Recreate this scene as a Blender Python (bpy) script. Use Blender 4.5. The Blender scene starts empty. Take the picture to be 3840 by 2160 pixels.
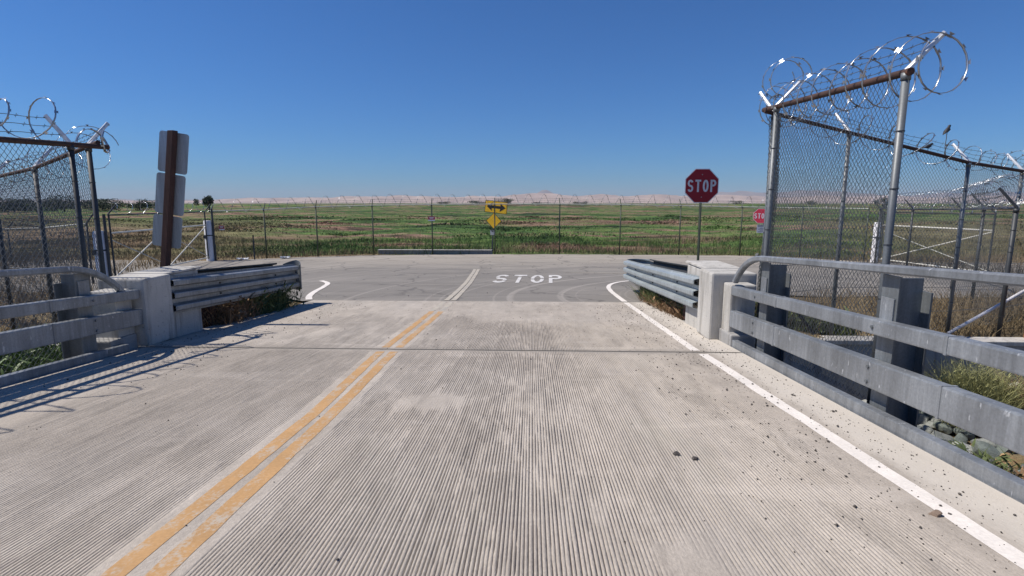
import bpy, math, random
import numpy as np
from mathutils import Vector, Matrix
random.seed(7); rng = np.random.default_rng(7)
R = math.radians
scn = bpy.context.scene
col = scn.collection

# ------------------------------------------------------------------ camera
EYE = 2.65
cd = bpy.data.cameras.new('camera'); cam = bpy.data.objects.new('camera', cd); col.objects.link(cam)
cam.location = (0, 0, EYE)
cam.rotation_euler = (R(90 - 8.925), 0, R(2.1))
cd.sensor_width = 36; cd.lens = 19.0; cd.clip_start = .05; cd.clip_end = 60000
scn.camera = cam

# ------------------------------------------------------------------ world, sun, exposure
SUN_EL, SUN_AZ = 54.0, 269.0          # azimuth clockwise from +Y
w = bpy.data.worlds.new('World'); scn.world = w; w.use_nodes = True
nt = w.node_tree; bg = nt.nodes['Background']
sky = nt.nodes.new('ShaderNodeTexSky'); sky.sky_type = 'NISHITA'; sky.sun_disc = False
sky.sun_elevation = R(SUN_EL); sky.sun_rotation = R(SUN_AZ); sky.altitude = 10
sky.air_density = 1.0; sky.dust_density = 0.3; sky.ozone_density = 10.0
tint = nt.nodes.new('ShaderNodeMix'); tint.data_type = 'RGBA'; tint.blend_type = 'MULTIPLY'; tint.inputs[0].default_value = 1
nt.links.new(sky.outputs[0], tint.inputs[6]); tint.inputs[7].default_value = (.40, .68, .93, 1)   # deep clear blue
nt.links.new(tint.outputs[2], bg.inputs[0]); bg.inputs[1].default_value = 0.098
sd = bpy.data.lights.new('sun', 'SUN'); sd.energy = 5.0; sd.angle = R(.53); sd.color = (1, .925, .835)
sun = bpy.data.objects.new('sun', sd); col.objects.link(sun)
sv = Vector((math.sin(R(SUN_AZ)) * math.cos(R(SUN_EL)), math.cos(R(SUN_AZ)) * math.cos(R(SUN_EL)), math.sin(R(SUN_EL))))
sun.rotation_euler = sv.to_track_quat('Z', 'Y').to_euler(); sun.location = (-20, 0, 40)
scn.view_settings.view_transform = 'Standard'; scn.view_settings.look = 'None'
scn.view_settings.exposure = .1; scn.view_settings.gamma = 1
scn.render.engine = 'CYCLES'
scn.cycles.use_denoising = True
scn.cycles.max_bounces = 6; scn.cycles.transparent_max_bounces = 12; scn.cycles.volume_bounces = 0

# ------------------------------------------------------------------ materials
def new_mat(name):
    m = bpy.data.materials.new(name); m.use_nodes = True
    return m, m.node_tree, m.node_tree.nodes['Principled BSDF']
def N(t, typ, **k):
    n = t.nodes.new(typ)
    for a, b in k.items(): setattr(n, a, b)
    return n
def noise(t, vec, scale, detail=4, rough=.55, dist=0):
    n = N(t, 'ShaderNodeTexNoise'); n.inputs['Scale'].default_value = scale
    n.inputs['Detail'].default_value = detail; n.inputs['Roughness'].default_value = rough
    n.inputs['Distortion'].default_value = dist
    t.links.new(vec, n.inputs['Vector']); return n.outputs['Fac']
def ramp(t, fac, stops):
    r = N(t, 'ShaderNodeValToRGB'); e = r.color_ramp.elements
    e[0].position, e[0].color = stops[0][0], (*stops[0][1], 1) if len(stops[0][1]) == 3 else stops[0][1]
    e[1].position, e[1].color = stops[-1][0], (*stops[-1][1], 1)
    for p, c in stops[1:-1]:
        x = e.new(p); x.color = (*c, 1)
    t.links.new(fac, r.inputs[0]); return r.outputs[0]
def g(v): return (v, v, v)
def mixc(t, fac, a, b, blend='MIX'):
    m = N(t, 'ShaderNodeMix', data_type='RGBA', blend_type=blend)
    if isinstance(fac, (int, float)): m.inputs[0].default_value = fac
    else: t.links.new(fac, m.inputs[0])
    for s, i in ((a, 6), (b, 7)):
        if isinstance(s, tuple): m.inputs[i].default_value = (*s, 1)
        else: t.links.new(s, m.inputs[i])
    return m.outputs[2]
def math_(t, op, a, b=0, clamp=False):
    m = N(t, 'ShaderNodeMath', operation=op); m.use_clamp = clamp
    for s, i in ((a, 0), (b, 1)):
        if isinstance(s, (int, float)): m.inputs[i].default_value = s
        else: t.links.new(s, m.inputs[i])
    return m.outputs[0]
def pos(t, sc=(1, 1, 1)):
    n = N(t, 'ShaderNodeNewGeometry'); m = N(t, 'ShaderNodeVectorMath', operation='MULTIPLY')
    t.links.new(n.outputs['Position'], m.inputs[0]); m.inputs[1].default_value = sc
    return m.outputs[0]
def bump(t, b, h, dist, strength=1):
    n = N(t, 'ShaderNodeBump'); n.inputs['Distance'].default_value = dist; n.inputs['Strength'].default_value = strength
    t.links.new(h, n.inputs['Height']); t.links.new(n.outputs[0], b.inputs['Normal'])
def simple(name, c, rough=.6, metal=0., var=.18, scale=6., streak=None, bmp=0., spots=None, fine=60.):
    """base colour with large and small uneven wear; streak=(sx,sy,sz) stretches the large noise"""
    m, t, b = new_mat(name)
    p = pos(t, streak or (1, 1, 1)); f = noise(t, p, scale, 5); f2 = noise(t, pos(t), fine, 3)
    lo = tuple(x * (1 - var) for x in c); hi = tuple(min(1, x * (1 + var)) for x in c)
    c1 = ramp(t, f, [(.3, lo), (.7, hi)])
    c2 = mixc(t, .35, c1, ramp(t, f2, [(.3, g(.62)), (.7, g(1.25))]), 'MULTIPLY')
    if streak and metal:      # rain streaks down the metal
        rs = noise(t, pos(t, (16, 16, 1.1)), 1.0, 5, .7); c2 = mixc(t, .7, c2, ramp(t, rs, [(.32, g(.72)), (.5, g(1.)), (.68, g(1.32))]), 'MULTIPLY')
    if spots:
        s = noise(t, pos(t, (1, 1, .3) if streak else (1, 1, 1)), spots[1], 3); k = ramp(t, s, [(spots[2], g(0)), (spots[2] + .05, g(1))])
        c2 = mixc(t, k, c2, spots[0])
    t.links.new(c2, b.inputs['Base Color'])
    b.inputs['Roughness'].default_value = rough; b.inputs['Metallic'].default_value = metal
    if bmp: bump(t, b, f2, bmp)
    return m

M = {}
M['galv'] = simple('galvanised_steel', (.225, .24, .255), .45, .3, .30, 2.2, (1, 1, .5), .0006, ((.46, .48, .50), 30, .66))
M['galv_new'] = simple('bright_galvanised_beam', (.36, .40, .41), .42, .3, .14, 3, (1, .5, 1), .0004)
M['galv_dark'] = simple('weathered_galvanised_steel', (.165, .18, .19), .5, .3, .2, 4, (1, 1, .3))
M['wire'] = simple('fence_wire', (.15, .165, .175), .5, .4, .2, 8)
M['wire_far'] = simple('far_fence_wire', (.13, .15, .13), .6, .3, .2, 8)
M['razor'] = simple('razor_tape', (.42, .44, .47), .27, .75, .15, 8)
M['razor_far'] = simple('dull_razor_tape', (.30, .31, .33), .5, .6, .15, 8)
M['arm'] = simple('pressed_steel_arm', (.66, .68, .70), .42, .4, .12, 8)
M['rust'] = simple('rusty_pipe', (.062, .032, .024), .75, .1, .35, 6, None, .001, ((.15, .065, .04), 9, .62))
M['dark_post'] = simple('dark_steel_post', (.055, .06, .065), .55, .3, .25, 5)
M['green_post'] = simple('green_steel_post', (.07, .085, .06), .55, .3, .2, 5)
M['rail_pale'] = simple('pale_fence_pipe', (.50, .50, .45), .5, .3, .15, 5)
M['white'] = simple('chalky_white_paint', (.72, .71, .72), .6, 0, .12, 5, (1, 1, .4), 0, ((.35, .30, .26), 7, .69))
M['white_rail'] = simple('cream_gate_paint', (.72, .70, .62), .55, 0, .1, 5)
M['wood'] = simple('stained_wood_post', (.055, .022, .017), .7, 0, .4, 5, (6, 6, .5), .003)
M['alu'] = simple('sign_back_aluminium', (.47, .50, .52), .45, .45, .10, 3, (3, 3, .3))
M['sign_red'] = simple('sign_red', (.36, .004, .018), .45, 0, .06, 4, None, 0, ((.62, .55, .54), 13, .75))
M['sign_red_faded'] = simple('sign_red_faded', (.72, .05, .09), .5, 0, .1, 4)
M['sign_white'] = simple('sign_white', (.78, .76, .77), .5, 0, .05, 5)
M['sign_yellow'] = simple('sign_yellow', (.92, .55, .015), .5, 0, .08, 5)
M['sign_black'] = simple('sign_black', (.012, .012, .013), .55, 0, .1, 5)
M['bird'] = simple('dark_feathers', (.020, .019, .022), .6, 0, .3, 30)
M['litter'] = simple('white_litter', (.75, .75, .74), .6, 0, .1, 9)
M['bark'] = simple('tree_bark', (.07, .05, .035), .9, 0, .3, 5)
M['leaf_dark'] = simple('dark_tree_leaves', (.030, .050, .022), .7, 0, .35, 1.5)
M['weed_green'] = simple('green_weeds', (.105, .135, .045), .75, 0, .4, 5)
M['weed_dry'] = simple('dry_weeds', (.24, .145, .075), .85, 0, .4, 5)
M['weed_yellow'] = simple('pale_green_shrub', (.27, .27, .11), .75, 0, .3, 5)
M['bush'] = simple('broad_green_leaves', (.075, .13, .03), .6, 0, .4, 4)
M['pebble'] = simple('dark_pebble', (.075, .065, .058), .8, 0, .5, 30)
M['stone_tan'] = simple('tan_stone', (.27, .20, .15), .8, 0, .3, 20, None, .003)
M['rock_grey'] = simple('riprap_grey', (.25, .265, .245), .85, 0, .35, 5, None, .01)
M['rock_green'] = simple('riprap_greenish', (.19, .22, .195), .85, 0, .35, 5, None, .01)
M['rock_pale'] = simple('riprap_pale', (.45, .46, .43), .85, 0, .25, 5, None, .01)
M['rock_tan'] = simple('riprap_ochre', (.42, .29, .14), .85, 0, .3, 5, None, .01)
M['far_white'] = simple('far_white_building', (.6, .62, .63), .7, 0, .05, 1)
M['rubber'] = simple('joint_rubber', (.12, .112, .10), .8, 0, .4, 12)
M['rust_tank'] = simple('rust_orange_steel', (.30, .125, .05), .8, .1, .3, 4, (1, 1, .4), .001)

def concrete(name, c, stain=(.25, .235, .21)):
    m, t, b = new_mat(name)
    p = pos(t)
    a = noise(t, p, 1.2, 6, .65); f = noise(t, p, 90, 3); st = noise(t, pos(t, (3, 3, .35)), 2.2, 5, .7)
    c1 = ramp(t, a, [(.3, tuple(x * .82 for x in c)), (.7, tuple(x * 1.1 for x in c))])
    c2 = mixc(t, ramp(t, st, [(.50, g(0)), (.68, g(.75))]), c1, stain)
    pit = noise(t, p, 26, 3); c2 = mixc(t, ramp(t, pit, [(.66, g(0)), (.72, g(.6))]), c2, tuple(x * .6 for x in stain))
    c3 = mixc(t, .4, c2, ramp(t, f, [(.3, g(.75)), (.7, g(1.18))]), 'MULTIPLY')
    t.links.new(c3, b.inputs['Base Color']); b.inputs['Roughness'].default_value = .9
    bump(t, b, noise(t, p, 35, 5), .004)
    return m
M['conc'] = concrete('cast_concrete', (.48, .465, .43), (.22, .205, .18))
M['conc_grey'] = concrete('grey_concrete', (.33, .325, .315), (.18, .17, .16))

def deck_mat():
    m, t, b = new_mat('grooved_concrete_deck')
    p = pos(t)
    big = noise(t, pos(t, (.6, .35, 1)), 1.0, 6, .62, .6)
    mid = noise(t, pos(t, (1, .35, 1)), 4.5, 6, .7)
    fine = noise(t, pos(t, (1, .55, 1)), 75, 4, .7)
    speck = noise(t, p, 120, 2)
    c = ramp(t, big, [(.28, (.345, .303, .254)), (.5, (.405, .36, .306)), (.72, (.46, .415, .36))])
    c = mixc(t, .6, c, ramp(t, mid, [(.3, g(.66)), (.7, g(1.25))]), 'MULTIPLY')
    c = mixc(t, .5, c, ramp(t, fine, [(.3, g(.62)), (.7, g(1.28))]), 'MULTIPLY')
    c = mixc(t, ramp(t, speck, [(.71, g(0)), (.76, g(.7))]), c, (.62, .60, .57))
    dirt = noise(t, pos(t, (1.6, .22, 1)), 2.4, 9, .78, .6)
    c = mixc(t, ramp(t, dirt, [(.53, g(0)), (.68, g(.62))]), c, (.185, .163, .137))
    sx0 = N(t, 'ShaderNodeSeparateXYZ'); t.links.new(p, sx0.inputs[0])
    jd = math_(t, 'ADD', math_(t, 'ABSOLUTE', math_(t, 'SUBTRACT', sx0.outputs[1], 6.62)), math_(t, 'MULTIPLY', math_(t, 'SUBTRACT', dirt, .5), .5))
    kj = N(t, 'ShaderNodeMapRange', interpolation_type='SMOOTHSTEP'); t.links.new(jd, kj.inputs[0]); kj.inputs[1].default_value = 0; kj.inputs[2].default_value = .24; kj.inputs[3].default_value = .6; kj.inputs[4].default_value = 0
    c = mixc(t, kj.outputs[0], c, (.215, .195, .17))       # grime worked into the slab ends at the joint
    # tyre-polished, slightly darker wheel tracks
    sx = N(t, 'ShaderNodeSeparateXYZ'); t.links.new(p, sx.inputs[0])
    for xc in (-3.95, -2.75, -.65, .95):
        d = math_(t, 'ABSOLUTE', math_(t, 'SUBTRACT', sx.outputs[0], xc))
        k = N(t, 'ShaderNodeMapRange', interpolation_type='SMOOTHSTEP'); t.links.new(d, k.inputs[0])
        k.inputs[1].default_value = 0; k.inputs[2].default_value = .55; k.inputs[3].default_value = .45; k.inputs[4].default_value = 0
        c = mixc(t, math_(t, 'MULTIPLY', k.outputs[0], big), c, (.30, .272, .238))
    # long pale scrape streaks
    s1 = noise(t, pos(t, (.35, 2.2, 1)), 1.4, 5, .6, .8)
    c = mixc(t, ramp(t, s1, [(.58, g(0)), (.72, g(.45))]), c, (.51, .46, .40))
    ke = N(t, 'ShaderNodeMapRange', interpolation_type='SMOOTHSTEP'); t.links.new(math_(t, 'ADD', sx.outputs[0], math_(t, 'MULTIPLY', mid, .25)), ke.inputs[0]); ke.inputs[1].default_value = 2.25; ke.inputs[2].default_value = 2.5; ke.inputs[4].default_value = .7
    c = mixc(t, ke.outputs[0], c, (.55, .51, .45))     # cleaner untrafficked strip by the kerb
    t.links.new(c, b.inputs['Base Color']); b.inputs['Roughness'].default_value = .9
    bump(t, b, fine, .004)
    return m
M['deck'] = deck_mat()

def asphalt_mat():
    m, t, b = new_mat('dusty_asphalt')
    p = pos(t); sx = N(t, 'ShaderNodeSeparateXYZ'); t.links.new(p, sx.inputs[0])
    big = noise(t, pos(t, (.35, 1.0, 1)), .55, 6, .65, 1.0); fine = noise(t, pos(t, (1, .5, 1)), 55, 4, .7)
    speck = noise(t, p, 40, 2)
    base = ramp(t, big, [(.3, (.165, .152, .134)), (.55, (.205, .189, .167)), (.75, (.25, .229, .202))])
    dust = ramp(t, noise(t, pos(t, (.3, 1.2, 1)), .8, 6, .65, 1.2), [(.3, (.255, .228, .19)), (.7, (.37, .333, .28))])
    k = N(t, 'ShaderNodeMapRange', interpolation_type='SMOOTHSTEP'); t.links.new(math_(t, 'ADD', sx.outputs[1], math_(t, 'MULTIPLY', big, 9)), k.inputs[0])
    k.inputs[1].default_value = 24; k.inputs[2].default_value = 32
    c = mixc(t, k.outputs[0], base, dust)
    c = mixc(t, .45, c, ramp(t, fine, [(.3, g(.68)), (.7, g(1.25))]), 'MULTIPLY')
    c = mixc(t, ramp(t, speck, [(.70, g(0)), (.74, g(.6))]), c, (.12, .11, .10))
    vo = N(t, 'ShaderNodeTexVoronoi', feature='DISTANCE_TO_EDGE'); vo.inputs['Scale'].default_value = .34
    wpn = N(t, 'ShaderNodeTexNoise'); wpn.inputs['Scale'].default_value = 1.1; t.links.new(p, wpn.inputs['Vector'])
    wa = N(t, 'ShaderNodeVectorMath', operation='MULTIPLY_ADD'); t.links.new(wpn.outputs['Color'], wa.inputs[0]); wa.inputs[1].default_value = (1.6, 1.6, 0); t.links.new(p, wa.inputs[2]); t.links.new(wa.outputs[0], vo.inputs['Vector'])
    c = mixc(t, ramp(t, vo.outputs['Distance'], [(.0, g(.8)), (.02, g(0))]), c, (.10, .092, .082))      # hairline cracks
    drt = noise(t, pos(t, (.22, 1.5, 1)), 1.3, 7, .7, 1.5)
    c = mixc(t, ramp(t, drt, [(.56, g(0)), (.72, g(.45))]), c, (.35, .315, .265))                            # drifted dust
    # curved tyre sweep marks
    wv = N(t, 'ShaderNodeTexNoise'); wv.inputs['Scale'].default_value = 3.2; wv.inputs['Detail'].default_value = 2
    d = N(t, 'ShaderNodeVectorMath', operation='DISTANCE'); t.links.new(p, d.inputs[0]); d.inputs[1].default_value = (6.5, 13.0, 0)
    cb = N(t, 'ShaderNodeCombineXYZ'); t.links.new(d.outputs['Value'], cb.inputs[0]); t.links.new(cb.outputs[0], wv.inputs['Vector'])
    c = mixc(t, ramp(t, wv.outputs['Fac'], [(.56, g(0)), (.66, g(.45))]), c, (.40, .365, .325))
    t.links.new(c, b.inputs['Base Color']); b.inputs['Roughness'].default_value = .92
    bump(t, b, fine, .005)
    return m
M['asphalt'] = asphalt_mat()

def paint_mat(name, c, wear, under):
    """road paint worn through to the surface below"""
    m, t, b = new_mat(name)
    p = pos(t)
    wv = noise(t, pos(t, (1, .55, 1)), 5.5, 8, .75); fine = noise(t, p, 55, 3)
    a = ramp(t, math_(t, 'ADD', math_(t, 'MULTIPLY', wv, .75), math_(t, 'MULTIPLY', fine, .25)), [(wear - .05, g(1)), (wear + .04, g(0))])
    cc = mixc(t, .4, ramp(t, noise(t, p, 3, 4), [(.3, tuple(x * .82 for x in c)), (.7, c)]), ramp(t, fine, [(.3, g(.7)), (.7, g(1.15))]), 'MULTIPLY')
    cc = mixc(t, a, under, cc)
    t.links.new(cc, b.inputs['Base Color']); b.inputs['Roughness'].default_value = .8
    return m
M['yellow'] = paint_mat('worn_yellow_paint', (.50, .295, .125), .56, (.42, .36, .285))
M['yellow_ghost'] = paint_mat('ghost_yellow_paint', (.47, .425, .35), .56, (.31, .29, .265))
M['wline'] = paint_mat('white_line_paint', (.78, .73, .67), .66, (.45, .42, .38))
M['legend'] = paint_mat('white_legend_paint', (.66, .645, .62), .58, (.28, .265, .25))

def field_mat(name, blades=False):
    m, t, b = new_mat(name)
    p = pos(t); sx = N(t, 'ShaderNodeSeparateXYZ'); t.links.new(p, sx.inputs[0])
    n1 = noise(t, pos(t, (.0075, .034, 0)), 1.0, 5, .6, .7)
    n2 = noise(t, pos(t, (.045, .13, 0)), 1.0, 5, .65, .8)
    n3 = noise(t, pos(t, (.5, 1.0, .8)), 1.4, 4, .7)
    n4 = noise(t, pos(t, (1, 1, .25)), 12., 3, .7)
    n6 = noise(t, pos(t, (.022, .085, 0)), 1.0, 6, .68, 1.2)
    f = math_(t, 'ADD', math_(t, 'MULTIPLY', n1, .40), math_(t, 'ADD', math_(t, 'MULTIPLY', n2, .25), math_(t, 'MULTIPLY', n6, .35)))
    f = math_(t, 'ADD', math_(t, 'MULTIPLY', math_(t, 'SUBTRACT', f, .49), 1.75), .472)
    c = ramp(t, f, [(.36, (.028, .050, .018)), (.41, (.050, .092, .026)), (.455, (.072, .132, .034)), (.495, (.105, .165, .045)), (.517, (.145, .165, .062)),
                    (.532, (.20, .16, .095)), (.565, (.25, .16, .112)), (.59, (.18, .11, .078)), (.615, (.06, .042, .028)), (.65, (.045, .07, .026))])
    n5 = noise(t, pos(t, (.14, .30, 0)), 1.0, 3, .6, .5)
    c = mixc(t, .8, c, ramp(t, n5, [(.36, (.50, .58, .48)), (.5, (1., 1., 1.)), (.62, (1.3, 1.22, 1.2))]), 'MULTIPLY')
    c = mixc(t, .8, c, ramp(t, n3, [(.3, g(.55)), (.7, g(1.5))]), 'MULTIPLY')
    c = mixc(t, .5, c, ramp(t, n4, [(.3, g(.6)), (.7, g(1.4))]), 'MULTIPLY')
    # dry strip of trampled ground along the fences and the canal
    k = N(t, 'ShaderNodeMapRange', interpolation_type='SMOOTHSTEP')
    yy = math_(t, 'ADD', sx.outputs[1], math_(t, 'MULTIPLY', math_(t, 'SUBTRACT', n2, .5), 14))
    t.links.new(yy, k.inputs[0]); k.inputs[1].default_value = 27.2; k.inputs[2].default_value = 30.2
    dry = ramp(t, n3, [(.25, (.105, .08, .045)), (.5, (.20, .15, .085)), (.75, (.30, .245, .145))])
    # the land right of the crossroads is drier
    k2 = N(t, 'ShaderNodeMapRange', interpolation_type='SMOOTHSTEP')
    ax = math_(t, 'SUBTRACT', math_(t, 'ABSOLUTE', math_(t, 'ADD', sx.outputs[0], -2)), math_(t, 'MULTIPLY', sx.outputs[1], .42))
    t.links.new(math_(t, 'ADD', ax, math_(t, 'MULTIPLY', n2, 10)), k2.inputs[0]); k2.inputs[1].default_value = 5; k2.inputs[2].default_value = 16
    k2.inputs[3].default_value = 0; k2.inputs[4].default_value = .75
    k3 = N(t, 'ShaderNodeMapRange'); t.links.new(sx.outputs[1], k3.inputs[0]); k3.inputs[1].default_value = 60; k3.inputs[2].default_value = 130
    k3.inputs[3].default_value = 1; k3.inputs[4].default_value = 0
    c = mixc(t, math_(t, 'MULTIPLY', k2.outputs[0], k3.outputs[0]), c, dry)
    c = mixc(t, k.outputs[0], dry, c)
    t.links.new(c, b.inputs['Base Color']); b.inputs['Roughness'].default_value = .95
    b.inputs['Specular IOR Level'].default_value = .15
    if not blades: bump(t, b, math_(t, 'ADD', math_(t, 'MULTIPLY', n3, .30), math_(t, 'ADD', math_(t, 'MULTIPLY', n5, .9), math_(t, 'MULTIPLY', n6, 2.2))), 1.0)
    return m
M['field'] = field_mat('marsh_field'); M['blades'] = field_mat('marsh_grass_blades', True)
def hill_mat(name, a, bb):
    m, t, b = new_mat(name)
    n = noise(t, pos(t, (.0022, .0010, .006)), 1, 7, .7)
    t.links.new(ramp(t, n, [(.35, a), (.65, bb)]), b.inputs['Base Color']); b.inputs['Roughness'].default_value = 1
    return m
M['hill_tan'] = hill_mat('dry_foothills', (.24, .165, .12), (.47, .35, .265))
M['hill_dark'] = hill_mat('scrub_mountains', (.13, .12, .12), (.22, .19, .17))

# ------------------------------------------------------------------ mesh helpers
ORG = {}
def tag(o, label, cat, group=None):
    o['label'] = label; o['category'] = cat
    if group: o['group'] = group
    return o
def thing(name, label, cat, loc=(0, 0, 0), group=None):
    o = bpy.data.objects.new(name, None); col.objects.link(o); o.location = loc
    o.empty_display_size = .2; ORG[o] = Vector(loc); tag(o, label, cat, group); return o
def np_mesh(name, V, Q=None, T=None, smooth=False):
    V = np.asarray(V, np.float32); me = bpy.data.meshes.new(name)
    me.vertices.add(len(V)); me.vertices.foreach_set('co', V.ravel())
    q = np.zeros((0, 4), np.int32) if Q is None else np.asarray(Q, np.int32).reshape(-1, 4)
    t = np.zeros((0, 3), np.int32) if T is None else np.asarray(T, np.int32).reshape(-1, 3)
    me.loops.add(q.size + t.size); me.loops.foreach_set('vertex_index', np.concatenate([q.ravel(), t.ravel()]))
    me.polygons.add(len(q) + len(t))
    st = np.concatenate([np.arange(len(q)) * 4, q.size + np.arange(len(t)) * 3]).astype(np.int32)
    me.polygons.foreach_set('loop_start', st)
    if smooth: me.polygons.foreach_set('use_smooth', np.ones(len(q) + len(t), bool))
    me.update(calc_edges=True); me.validate(); return me
def link(name, me, mat, parent=None, stuff=False):
    o = bpy.data.objects.new(name, me); col.objects.link(o)
    if mat and not me.materials: me.materials.append(M[mat] if isinstance(mat, str) else mat)
    if parent is not None:
        o.parent = parent; ORG[o] = ORG[parent]
    else: ORG[o] = Vector((0, 0, 0))
    if stuff: o['kind'] = 'stuff'
    return o
def npobj(name, V, Q, T, mat, parent=None, smooth=False, stuff=False):
    V = np.asarray(V, np.float64)
    if parent is not None: V = V - np.array(ORG[parent])
    return link(name, np_mesh(name, V, Q, T, smooth), mat, parent, stuff)

class MB:
    def __init__(s): s.v, s.f, s.m = [], [], []
    def add(s, vs, fs, mi=0):
        o = len(s.v); s.v += [tuple(v) for v in vs]; s.f += [tuple(i + o for i in f) for f in fs]; s.m += [mi] * len(fs); return s
    def box(s, c, d, rot=None, mi=0):
        x, y, z = d[0] / 2, d[1] / 2, d[2] / 2
        p = [Vector(q) for q in ((-x, -y, -z), (x, -y, -z), (x, y, -z), (-x, y, -z), (-x, -y, z), (x, -y, z), (x, y, z), (-x, y, z))]
        if rot is not None: p = [rot @ q for q in p]
        return s.add([q + Vector(c) for q in p], [(0, 3, 2, 1), (4, 5, 6, 7), (0, 1, 5, 4), (1, 2, 6, 5), (2, 3, 7, 6), (3, 0, 4, 7)], mi)
    def hexa(s, b, t, mi=0):
        return s.add(list(b) + list(t), [(0, 3, 2, 1), (4, 5, 6, 7), (0, 1, 5, 4), (1, 2, 6, 5), (2, 3, 7, 6), (3, 0, 4, 7)], mi)
    def tube(s, pts, r, n=8, caps=True, mi=0, radii=None):
        pts = [Vector(p) for p in pts]; o = len(s.v); vs = []; prev = None
        for i, p in enumerate(pts):
            d = (pts[min(i + 1, len(pts) - 1)] - pts[max(i - 1, 0)]).normalized()
            if prev is None:
                a = d.cross(Vector((0, 0, 1)))
                if a.length < 1e-3: a = d.cross(Vector((1, 0, 0)))
            else: a = prev - d * prev.dot(d)
            a.normalize(); prev = a; b = d.cross(a); rr = radii[i] if radii else r
            vs += [p + (a * math.cos(2 * math.pi * k / n) + b * math.sin(2 * math.pi * k / n)) * rr for k in range(n)]
        fs = []
        for i in range(len(pts) - 1):
            for k in range(n):
                k2 = (k + 1) % n; fs.append((i * n + k, i * n + k2, (i + 1) * n + k2, (i + 1) * n + k))
        if caps: fs += [tuple(range(n))[::-1], tuple((len(pts) - 1) * n + k for k in range(n))]
        return s.add(vs, fs, mi)
    def extrude(s, prof, path, mi=0, cap=True):
        """prof: list of point lists, one per station, loops of equal length (closed)"""
        n = len(prof); k = len(prof[0]); vs = [p for st in prof for p in st]; fs = []
        for i in range(n - 1):
            for j in range(k):
                j2 = (j + 1) % k; fs.append((i * k + j, i * k + j2, (i + 1) * k + j2, (i + 1) * k + j))
        if cap: fs += [tuple(range(k))[::-1], tuple((n - 1) * k + j for j in range(k))]
        return s.add(vs, fs, mi)
    def build(s, name, mat, parent=None, smooth=False, bevel=0., stuff=False, shift=None):
        o0 = ORG[parent] if parent is not None else Vector((0, 0, 0))
        if shift is not None: o0 = Vector(shift)
        me = bpy.data.meshes.new(name); me.from_pydata([tuple(Vector(v) - o0) for v in s.v], [], s.f)
        mats = mat if isinstance(mat, (list, tuple)) else [mat]
        for q in mats: me.materials.append(M[q])
        me.polygons.foreach_set('material_index', s.m)
        import bmesh
        bm = bmesh.new(); bm.from_mesh(me); bmesh.ops.recalc_face_normals(bm, faces=bm.faces)
        if bevel: bmesh.ops.bevel(bm, geom=[e for e in bm.edges if len(e.link_faces) == 2 and e.calc_face_angle(0) > .6], offset=bevel, segments=2, affect='EDGES', profile=.6)
        bm.to_mesh(me); bm.free()
        if smooth:
            me.polygons.foreach_set('use_smooth', [True] * len(me.polygons))
        me.update()
        return link(name, me, None, parent, stuff)
def smooth_by_angle(o, a=35):
    me = o.data
    me.polygons.foreach_set('use_smooth', [True] * len(me.polygons))
    try: me.set_sharp_from_angle(angle=R(a))
    except Exception: pass

# ------------------------------------------------------------------ the lie of the land
def sstep(x, a, b):
    t = np.clip((np.asarray(x, float) - a) / (b - a), 0, 1); return t * t * (3 - 2 * t)
def zr(Y):
    Y = np.asarray(Y, float); t = np.clip(Y - 12, 0, 13.9)
    return np.where(Y < 12, 1.25 - .066 * Y, .458 - .066 * t + .066 / 27.8 * t * t)
def zroad(X, Y):
    wgt = sstep(np.abs(np.asarray(X, float) + 1.2), 4.2, 10)
    return zr(np.maximum(Y, 9)) * (1 - wgt)
_tb = np.random.default_rng(3).random((256, 256))
def vnoise(x, y):
    x = np.asarray(x, float); y = np.asarray(y, float); xi = np.floor(x).astype(int); yi = np.floor(y).astype(int)
    fx = x - xi; fy = y - yi; fx = fx * fx * (3 - 2 * fx); fy = fy * fy * (3 - 2 * fy)
    a = lambda i, j: _tb[(xi + i) % 256, (yi + j) % 256]
    return (a(0, 0) * (1 - fx) + a(1, 0) * fx) * (1 - fy) + (a(0, 1) * (1 - fx) + a(1, 1) * fx) * fy
def fbm(x, y, o=4):
    s = 0; amp = .5
    for i in range(o): s = s + amp * vnoise(x * 2 ** i + 17 * i, y * 2 ** i + 31 * i); amp *= .5
    return s
FENCE = [(-14.85, 24.75, 2.28), (-12.9, 25.8, 2.34), (-10.8, 26.9, 2.47), (-8.2, 27.75, 2.54), (-5.2, 28.15, 2.58), (-1.95, 28.5, 2.60),
         (1.45, 28.6, 2.60), (4.6, 28.5, 2.57), (7.65, 28.4, 2.52), (10.7, 28.2, 2.46), (13.3, 27.3, 2.42), (15.3, 25.4, 2.40)]
FX = [p[0] for p in FENCE]; FY = [p[1] for p in FENCE]
def fence_y(X):
    X = np.asarray(X, float); return np.where(X < FX[0], 24.75, np.where(X > FX[-1], 25.4, np.interp(X, FX, FY)))
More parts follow.
